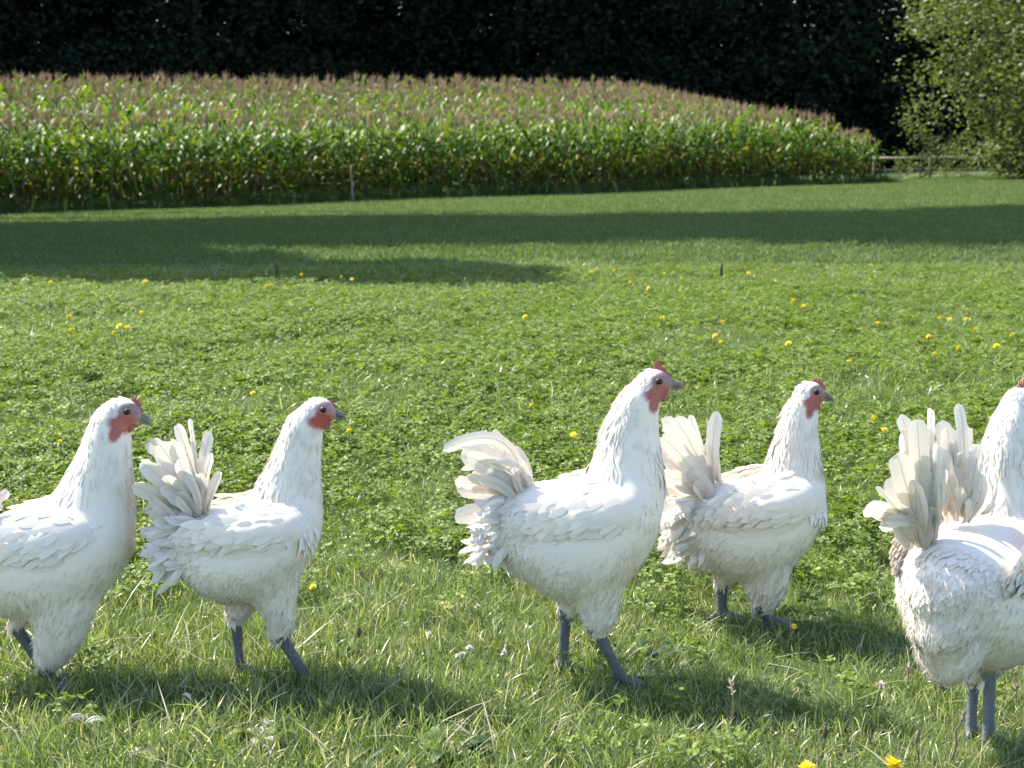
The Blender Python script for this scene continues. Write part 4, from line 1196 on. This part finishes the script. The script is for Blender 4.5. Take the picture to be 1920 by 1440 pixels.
B1 = dict(ground=(70, 1288), yaw=R(2), hock=110, label='white chicken with a pointed red throat patch and spiky pale comb',
    torso=[(-70, 1010, 1055, 26), (-48, 985, 1110, 64), (-10, 968, 1160, 92), (30, 952, 1168, 108), (75, 936, 1178, 116), (120, 922, 1178, 118), (165, 912, 1160, 112), (205, 912, 1120, 96), (232, 930, 1075, 72), (249, 965, 1030, 32)],
    neck=[(172, 965, 86, 80), (186, 910, 66, 62), (194, 865, 54, 50), (200, 828, 45, 41), (207, 798, 38, 33), (218, 780, 31, 27)], head=(233, 774), beak=(282, 792),
    legs=[dict(y=-34, thigh=[(130, 1110, 66), (122, 1165, 52), (106, 1210, 36), (90, 1240, 20)], shank=[(92, 1228), (104, 1288)], toe=-.1),
          dict(y=32, thigh=[(60, 1110, 64), (42, 1140, 40), (26, 1168, 22), (16, 1188, 13)], shank=[(16, 1178), (82, 1284)], toe=-.1)],
    wing=(80, 1005, 120, 56, 1.03, .18), dirt=.3,
    rump=[(-55, 1040, 40, 40, -.3), (-40, 1090, 36, 36, -.7)],
    tail=[((-40, 985), (22, 917), 20, 14, -10), ((-38, 985), (-12, 860), 26, 14, -14), ((-44, 985), (-50, 828), 28, 4, 10), ((-48, 985), (-85, 830), 36, -8, -12), ((-50, 990), (-120, 850), 36, -10, 14), ((-52, 992), (-140, 890), 36, -12, -18), ((-54, 998), (-150, 930), 36, -12, 20), ((-56, 1005), (-145, 970), 34, -8, -22)],
    comb=[(-.02, .42), (.1, .62), (.13, .5), (.2, .86), (.25, .48), (.32, .72), (.37, .44), (.42, .64), (.48, .34), (.54, .4), (.6, .2)], face=dict(redcol=(.42, .12, .105), throat=1.2))
B4 = dict(ground=(1402, 1172), yaw=R(3), hock=95, label='smaller white chicken with an upright tail, walking behind the tall one',
    torso=[(1272, 955, 990, 22), (1292, 925, 1035, 52), (1325, 908, 1072, 74), (1362, 900, 1098, 88), (1400, 893, 1110, 96), (1440, 884, 1108, 98), (1478, 876, 1082, 92), (1510, 876, 1048, 80), (1534, 895, 1005, 58), (1548, 925, 970, 26)],
    neck=[(1480, 925, 70, 66), (1490, 880, 55, 52), (1494, 840, 46, 43), (1497, 805, 39, 36), (1503, 775, 33, 29), (1512, 752, 26, 23)], head=(1522, 738), beak=(1564, 748),
    legs=[dict(y=-30, thigh=[(1430, 1040, 50), (1430, 1085, 42), (1428, 1115, 28), (1412, 1132, 14)], shank=[(1412, 1124), (1448, 1168)], toe=-.1),
          dict(y=28, thigh=[(1385, 1045, 50), (1374, 1075, 34), (1364, 1095, 22), (1358, 1110, 13)], shank=[(1358, 1098), (1358, 1172)], toe=0)],
    wing=(1432, 938, 100, 50, 1.03, .1), dirt=.3,
    rump=[(1292, 960, 34, 44, -.3), (1287, 1000, 34, 34, -.7), (1312, 1035, 30, 0, -.9)],
    tail=[((1335, 908), (1340, 769), 28, 10, -10), ((1332, 908), (1294, 779), 15, -3, 4), ((1330, 910), (1262, 779), 36, -8, -10), ((1326, 912), (1246, 786), 32, -10, 12), ((1322, 915), (1236, 812), 36, -12, -16), ((1318, 920), (1230, 846), 36, -14, 16), ((1314, 926), (1230, 882), 36, -14, -20), ((1310, 935), (1236, 915), 36, -12, 20), ((1306, 945), (1238, 948), 36, -10, -22), ((1304, 955), (1242, 985), 34, -6, 20), ((1330, 910), (1280, 800), 32, -6, 16), ((1322, 915), (1272, 850), 36, -8, -24), ((1316, 925), (1262, 890), 36, -8, -26)],
    face=dict(redcol=(.38, .105, .1)))
for b in (B1, B2, B3, B4): BIRDS.append(b)
# the bird seen from behind: the same build as the tall one, its own fan tail, turned away
def shift(L, du, dv): return [tuple([q[0] + du, q[1] + dv] + list(q[2:])) for q in L]
B5 = dict(ground=(1842, 1388), k=1.0, yaw=R(50), tail_px=True, hock=170, label='white chicken seen from behind, striding away on bare grey legs')
DU, DV = 1822 - 1100, 1388 - 1278
KX = 1.11
def tx(u): return 1822 + (u - 1100) * KX
def ty(v): return 1388 + (v - 1278) * KX
B5['torso'] = [(tx(u), ty(a), ty(b), hw * KX) for (u, a, b, hw) in TORSO3]
B5['neck'] = [(tx(u), ty(v), r * KX, h * KX) for (u, v, r, h) in NECK3]
B5['head'] = (tx(1228), ty(717)); B5['beak'] = (tx(1279), ty(720))
B5['legs'] = [dict(y=-20, thigh=[(tx(u), ty(v), r * KX) for u, v, r in [(1115, 1060, 62), (1112, 1105, 46), (1104, 1135, 30), (1096, 1152, 18)]], shank=[(tx(1096), ty(1138)), (tx(1098), ty(1278))], toe=-.15, spur=1, r=[17, 14, 13, 15]),
              dict(y=20, thigh=[(tx(u), ty(v), r * KX) for u, v, r in [(1110, 1070, 62), (1118, 1115, 46), (1120, 1150, 32), (1116, 1185, 18)]], shank=[(tx(1116), ty(1172)), (tx(1112), ty(1262))], toe=.1, r=[16, 13, 12, 14])]
B5['wing'] = (tx(1105), ty(950), 120, 62, 1.03, .1)
B5['slate'] = (.15, .16, .185)
B5['dirt'] = .25
B5['cream'] = .75
B5['wide'] = 1.28; B5['k2'] = .2
B5['rump'] = [(tx(930), ty(985), 48, 0, -.2), (tx(935), ty(1035), 54, 0, -.5), (tx(965), ty(1085), 52, 0, -.9)]
tl = []
rng5 = np.random.default_rng(55)
LOBE1 = [(1689, 777, 24, .1), (1719, 787, 36, .2), (1702, 803, 38, -.2), (1682, 850, 42, .3), (1672, 893, 42, .2), (1745, 766, 20, 1.1), (1738, 802, 30, .6), (1757, 832, 26, 1.0), (1772, 880, 24, .9), (1705, 842, 46, 0), (1728, 856, 46, .1), (1621, 955, 36, .2), (1643, 912, 14, .8), (1650, 985, 34, .3)]
LOBE2 = [(1796, 757, 20, .4), (1763, 790, 32, .2), (1776, 802, 34, .1), (1815, 800, 32, -.3), (1836, 832, 36, -.2), (1800, 858, 38, 0), (1840, 888, 34, -.3), (1790, 880, 34, .1), (1758, 840, 34, .3)]
for k_, (L_, bx, by, dy0, dy1) in enumerate(((LOBE1, 1733, 1018, -115, -150), (LOBE2, 1800, 965, -70, -55))):
    for (u, v, w, yy) in L_:
        low = u < 1660
        tl.append(((bx + (u - bx) * .25, by - (40 if low else 0) + rng5.normal(0, 5)), (u, v), w, rng5.normal(0, 9), dy0 + rng5.normal(0, 5), dy1 + rng5.normal(0, 12), yy))
B5['tail'] = tl
BIRDS.append(B5)
for i, b in enumerate(BIRDS): build_chicken(b, 100 + i)
# ------------------------------------------------------------------ flowers, weeds and small things in the grass
rd = np.random.default_rng(77)
def strap(d, c, up, L, w, base, lift):
    """narrow petal: 5 points"""
    e = base + d * L + up * lift
    m_ = base + d * L * .55 + up * lift * .75
    return [base - c * w * .3, base + c * w * .3, m_ + c * w * .5, e, m_ - c * w * .5], [(0, 1, 2), (0, 2, 4), (4, 2, 3)]
def dandelion_meshes(rng):
    mb = MB()
    Rr = .017
    for layer, (n_, l_, lf) in enumerate(((20, 1.0, .002), (18, .78, .006), (14, .5, .009))):
        for i in range(n_):
            a = 6.283 * (i + rng.uniform(-.3, .3)) / n_
            d = np.array([math.cos(a), math.sin(a), 0]); c = np.array([-math.sin(a), math.cos(a), 0])
            V, T = strap(d, c, np.array([0, 0, 1.]), Rr * l_ * rng.uniform(.85, 1.1), .0042, d * .002 + [0, 0, .001 * layer], lf * rng.uniform(.6, 1.4))
            mb.add(V, T=T, a=rng.uniform(0, 1))
    # green cup under the petals
    V, T, Q = tube(np.array([[0, 0, -.012], [0, 0, -.006], [0, 0, 0.001]]), [.0025, .006, .005], 8)
    mb.add(V, T=T, Q=Q, a=.1)
    return mb.mesh('flower_head', False)
d_heads = [dandelion_meshes(rd) for _ in range(4)]
def stem_mesh(rng, h, r=.0016, name='stem'):
    P = limb_path(rng, (rng.normal(0, h * .12), rng.normal(0, h * .12), -.01), (0, 0, h), 5, .03)
    mb = MB(); mb.add(*tube(P, np.linspace(r * 1.2, r, 5), 6)); return mb.mesh(name)
d_stems = [stem_mesh(rd, 1.0, .02) for _ in range(3)]
DAN = [(131, 594), (134, 620), (225, 612), (240, 614), (216, 625), (267, 588), (96, 531), (273, 528), (500, 537), (510, 534), (566, 516), (660, 524), (640, 520), (475, 737), (115, 828), (656, 808), (997, 760),
       (1075, 815), (1216, 541), (1110, 510), (1151, 508), (1245, 514), (1278, 523), (1240, 596), (1353, 604), (1350, 643), (1486, 564), (1505, 574), (1477, 645), (1340, 631), (1452, 508), (1630, 525), (1740, 632),
       (1810, 600), (1795, 652), (1826, 618), (1590, 678), (1637, 783), (1655, 805), (1645, 607), (1760, 598), (1778, 600), (985, 595), (1895, 628), (1866, 650), (1750, 664), (1182, 530), (1403, 513)]
def flower(name, u, v, h, heads, hm, stems, sc, label, cat, group, hue=None):
    g = ground_pt(u, v)
    for _ in range(4):                      # ground point under a bloom of height h
        g2 = ground_pt(u, v + h * F / g[1] * .98); g = g2
    e = empty(name, g, rd.uniform(0, 6.28))
    st = obj('stem', stems[rd.integers(len(stems))], M_stem, e); st.scale = (h * .11 / max(h, .02) * .9, h * .11 / max(h, .02) * .9, h)
    hd = obj('flower_head', heads[rd.integers(len(heads))], hm, e, loc=(0, 0, h)); hd.scale = (sc, sc, sc); hd.rotation_euler = (rd.normal(0, .4), rd.normal(0, .4), rd.uniform(0, 6))
    tag(e, label, cat, group)
for (u, v) in DAN:
    flower('dandelion', u, v, rd.uniform(.085, .125), d_heads, M_yellow, d_stems, rd.uniform(.9, 1.15) * (.65 if v > 660 else .95), 'small yellow dandelion flower in the clover meadow', 'dandelion', 'dandelions in the clover')
flower('dandelion', 588, 1098, .07, d_heads, M_yellow, d_stems, .5, 'tiny yellow flower in the grass in front of the fan-tailed chicken', 'dandelion', 'dandelions near the front')
flower('dandelion', 1487, 1172, .06, d_heads, M_yellow, d_stems, .4, 'tiny yellow flower in the grass behind the smaller chicken', 'dandelion', 'dandelions near the front')
flower('dandelion', 1672, 1432, .05, d_heads, M_yellow, d_stems, 1.2, 'large yellow dandelion flower in short grass near the grey chicken legs', 'dandelion', 'dandelions near the front')
flower('dandelion', 1512, 1441, .04, d_heads, M_yellow, d_stems, 1.1, 'half hidden yellow dandelion flower low in the foreground grass', 'dandelion', 'dandelions near the front')
def bloom_mesh(rng):
    mb = MB()
    for i in range(46):
        d = nrm(rng.normal(0, 1, 3) + [0, 0, .5]); c = nrm(np.cross(d, rng.normal(0, 1, 3))); up = np.cross(c, d)
        V, T = strap(d, c, up, rng.uniform(.006, .009), .003, d * .002, .001)
        mb.add(V, T=T, a=rng.uniform(0, 1))
    return mb.mesh('flower_head', False)
b_heads = [bloom_mesh(rd) for _ in range(3)]
for (u, v) in ((432, 680), (1305, 653), (1100, 655), (1196, 650), (880, 1213), (945, 1222), (866, 1225), (895, 1135), (1232, 652), (1145, 668), (745, 603), (1650, 1280), (805, 1187), (1040, 620)):
    flower('clover_bloom', u, v, rd.uniform(.04, .055), b_heads, M_white, d_stems, rd.uniform(.7, .95), 'white clover bloom standing among green leaves', 'clover bloom', 'white clover blooms')

def leaf_mesh(rng, L, w, arch, tn, jag=.0, curl=.0):
    """broad leaf along +x with midrib fold"""
    k = 8
    t = np.linspace(0, 1, k)
    wp = w * np.interp(t, [0, .15, .45, .75, .92, 1], [.12, .35, .9, 1, .6, .05]) * (1 + jag * rng.normal(0, 1, k) * np.array([0] + [1] * (k - 2) + [0]))
    x = L * t * np.cos(arch * t * .6); z = L * (np.sin(np.minimum(arch, 1.3) * (1 - .6 * t)) * t) - curl * L * t ** 3
    tw = rng.normal(0, .4) * t
    V = np.stack([np.stack([x, -wp / 2 * np.cos(tw), z + .16 * wp - wp * .3 * np.sin(tw)], -1), np.stack([x, 0 * x, z], -1), np.stack([x, wp / 2 * np.cos(tw), z + .16 * wp + wp * .3 * np.sin(tw)], -1)], 1).reshape(-1, 3)
    Q = []
    for r in range(k - 1):
        for s_ in (0, 1):
            a = r * 3 + s_; Q.append((a, a + 1, a + 4, a + 3))
    mb = MB(); mb.add(V, Q=Q, a=tn); return mb.mesh('leaf')
def weed(u, v, leaves, label, name='weed', mat=None):
    g = ground_pt(u, v)
    e = empty(name, g, 0)
    for (ang, L, w, arch, tn, curl) in leaves:
        o = obj('leaf', leaf_mesh(rd, L, w, arch, tn, .06, curl), mat or M_weed, e); o.rotation_euler = (0, 0, ang)
    tag(e, label, 'weed', 'broad-leaved weeds in the grass')
def ros(n, L, w, arch, t0, t1, curl=.2):
    a0 = rd.uniform(0, 6.28)
    return [(a0 + 6.283 * i / n + rd.normal(0, .25), L * rd.uniform(.7, 1.2), w * rd.uniform(.8, 1.2), arch * rd.uniform(.7, 1.2), rd.uniform(t0, t1), curl * rd.uniform(0, 1.5)) for i in range(n)]
weed(440, 775, ros(2, .085, .035, 1.25, .55, .65), 'single upright pale green dock leaf in the clover')
weed(585, 652, ros(6, .08, .03, 1.1, .05, .2), 'dark green leafy rosette in clover beyond the fan tail')
weed(792, 676, ros(5, .07, .03, .9, .0, .15), 'dark low rosette in the clover between two chickens')
weed(1640, 668, ros(6, .08, .03, .8, .05, .2), 'dark low rosette in the dandelion patch')
weed(850, 1425, ros(7, .075, .024, .9, .0, .2) + ros(6, .07, .026, 1.1, .45, .68) + ros(4, .06, .014, 1.2, .8, .95, .6), 'large leafy weed with bright, dark and withered leaves')
weed(495, 1392, ros(7, .055, .015, 1.1, .8, .97, .6) + ros(5, .06, .022, 1.1, .4, .72), 'weed with curled bleached leaves and a few yellow green ones')
weed(640, 1232, ros(4, .05, .03, 1.1, .0, .15), 'small dark weed beside the forward leg of the fan-tailed chicken')
weed(562, 1212, ros(4, .05, .03, 1.0, .55, .68), 'small bright green weed at the foot of the fan-tailed chicken')
weed(852, 1072, ros(6, .06, .03, .8, .0, .2), 'dark flat weed under the tail of the tall chicken')
weed(1105, 1205, ros(4, .05, .025, 1.0, .66, .78), 'yellowing small weed between the legs of the tall chicken')
weed(25, 545, ros(9, .22, .035, 1.3, .3, .6), 'tall upright leafy weed clump at the edge of the grass shadow')
weed(160, 545, ros(4, .18, .03, 1.35, .3, .6), 'narrow upright leafy weed at the edge of the grass shadow')
weed(1455, 1142, ros(4, .055, .03, 1.1, .5, .62), 'bright green weed at the foot of the smaller chicken')
weed(300, 1420, ros(5, .06, .02, .7, .8, 1.0, .5), 'withered brown-white weed lying in the foreground grass')
weed(1015, 1255, ros(5, .05, .02, .7, .35, .6), 'small green weed below the tall chicken')
weed(1230, 1232, ros(3, .05, .03, 1.0, .0, .1), 'dark weed in front of the tall chicken')

def dry_stem(u, v, h, lean, label, head=None, r=.0013, tn=.5):
    g = ground_pt(u, v)
    e = empty('dry_stem', g)
    top = np.array([lean[0], lean[1], h])
    mb = MB(); mb.add(*tube(limb_path(rd, (0, 0, -.01), top, 7, .05), np.linspace(r * 1.3, r * .7, 7), 6), a=tn)
    obj('stalk', mb.mesh('stalk'), M_dry, e)
    mb = MB()
    if head == 'bud':
        mb.add(*loft(np.array([top, top + [0, 0, .006], top + [0, 0, .014], top + [.001, 0, .02]]), np.array([.002, .0045, .0035, .0015]), np.array([.002, .0045, .0035, .0015]), 10, 2), a=.05)
    else:
        for i in range(14):
            q = top * (1 - .28 * i / 14); d = nrm(np.array([rd.normal(), rd.normal(), 1.2]))
            c = nrm(np.cross(d, rd.normal(0, 1, 3)))
            V, T = strap(d, c, np.cross(c, d), .012, .003, q, 0)
            mb.add(V, T=T, a=rd.uniform(.5, 1))
    obj('seed_head', mb.mesh('seed_head'), M_dry, e)
    tag(e, label, 'dry stem', 'dry stems in the grass')
dry_stem(672, 1248, .055, (.002, 0), 'thin stem with a dark round bud in the middle of the grass', 'bud', tn=.1)
dry_stem(1370, 1375, .09, (.0, .0), 'pale feathery dry grass stalk in the foreground grass')
dry_stem(1712, 1300, .05, (-.012, 0), 'short pale grass stalk beside the grey chicken legs')
dry_stem(1775, 1438, .09, (.025, 0), 'reddish brown bent stem in front of the grey chicken legs', tn=.15, r=.002)
dry_stem(1722, 1445, .045, (-.004, 0), 'closed dandelion bud on a brown stem beside a yellow flower', 'bud', tn=.1)
dry_stem(1902, 1338, .05, (.0, .0), 'short brown stem right of the grey chicken legs', tn=.2)
dry_stem(1540, 1440, .05, (.004, 0), 'short brown stem beside the half hidden dandelion', 'bud', tn=.1)
dry_stem(500, 536, .11, (0, 0), 'seeding grass stalk rising against the grass shadow beside a stake')
dry_stem(325, 538, .13, (0, 0), 'tall thin grass stalk rising against the grass shadow')
dry_stem(377, 538, .12, (0.01, 0), 'tall pale plantain stalk rising against the grass shadow')
def straw(u, v, L, az, el, w, label):
    g = ground_pt(u, v)
    o = obj('straw', leaf_mesh(rd, L, w, .35, .95, 0, .1), M_dry, loc=g + [0, 0, .02]); o.rotation_euler = (0, -el, az)
    tag(o, label, 'straw', 'bleached straws in the grass')
straw(1195, 1275, .085, .25, .5, .007, 'longest bleached straw lying in front of the tall chicken')
straw(1212, 1278, .085, .3, .4, .006, 'bleached straw lying beside the longest one')
straw(1165, 1268, .06, .5, .45, .005, 'short bleached straw at the foot of the tall chicken')
def fallen(u, v, az, L, label):
    g = ground_pt(u, v)
    mb = tail_feather((0, 0, .03), (L / 2, 0, .045), (L, 0, .03), L * .42, np.array([0, 1., .3]), rd, cup=.3)
    o = obj('fallen_feather', mb.mesh('fallen_feather'), M_tailf, loc=g); o.rotation_euler = (0, 0, az)
    tag(o, label, 'feather', 'fallen white feathers')
fallen(128, 1385, .6, .03, 'small fluffy white feather lying on the grass')
fallen(160, 1390, .5, .034, 'narrow white feather lying beside the fluffy one')
fallen(360, 1345, 2.2, .03, 'white feather lying in grass near the withered weed')
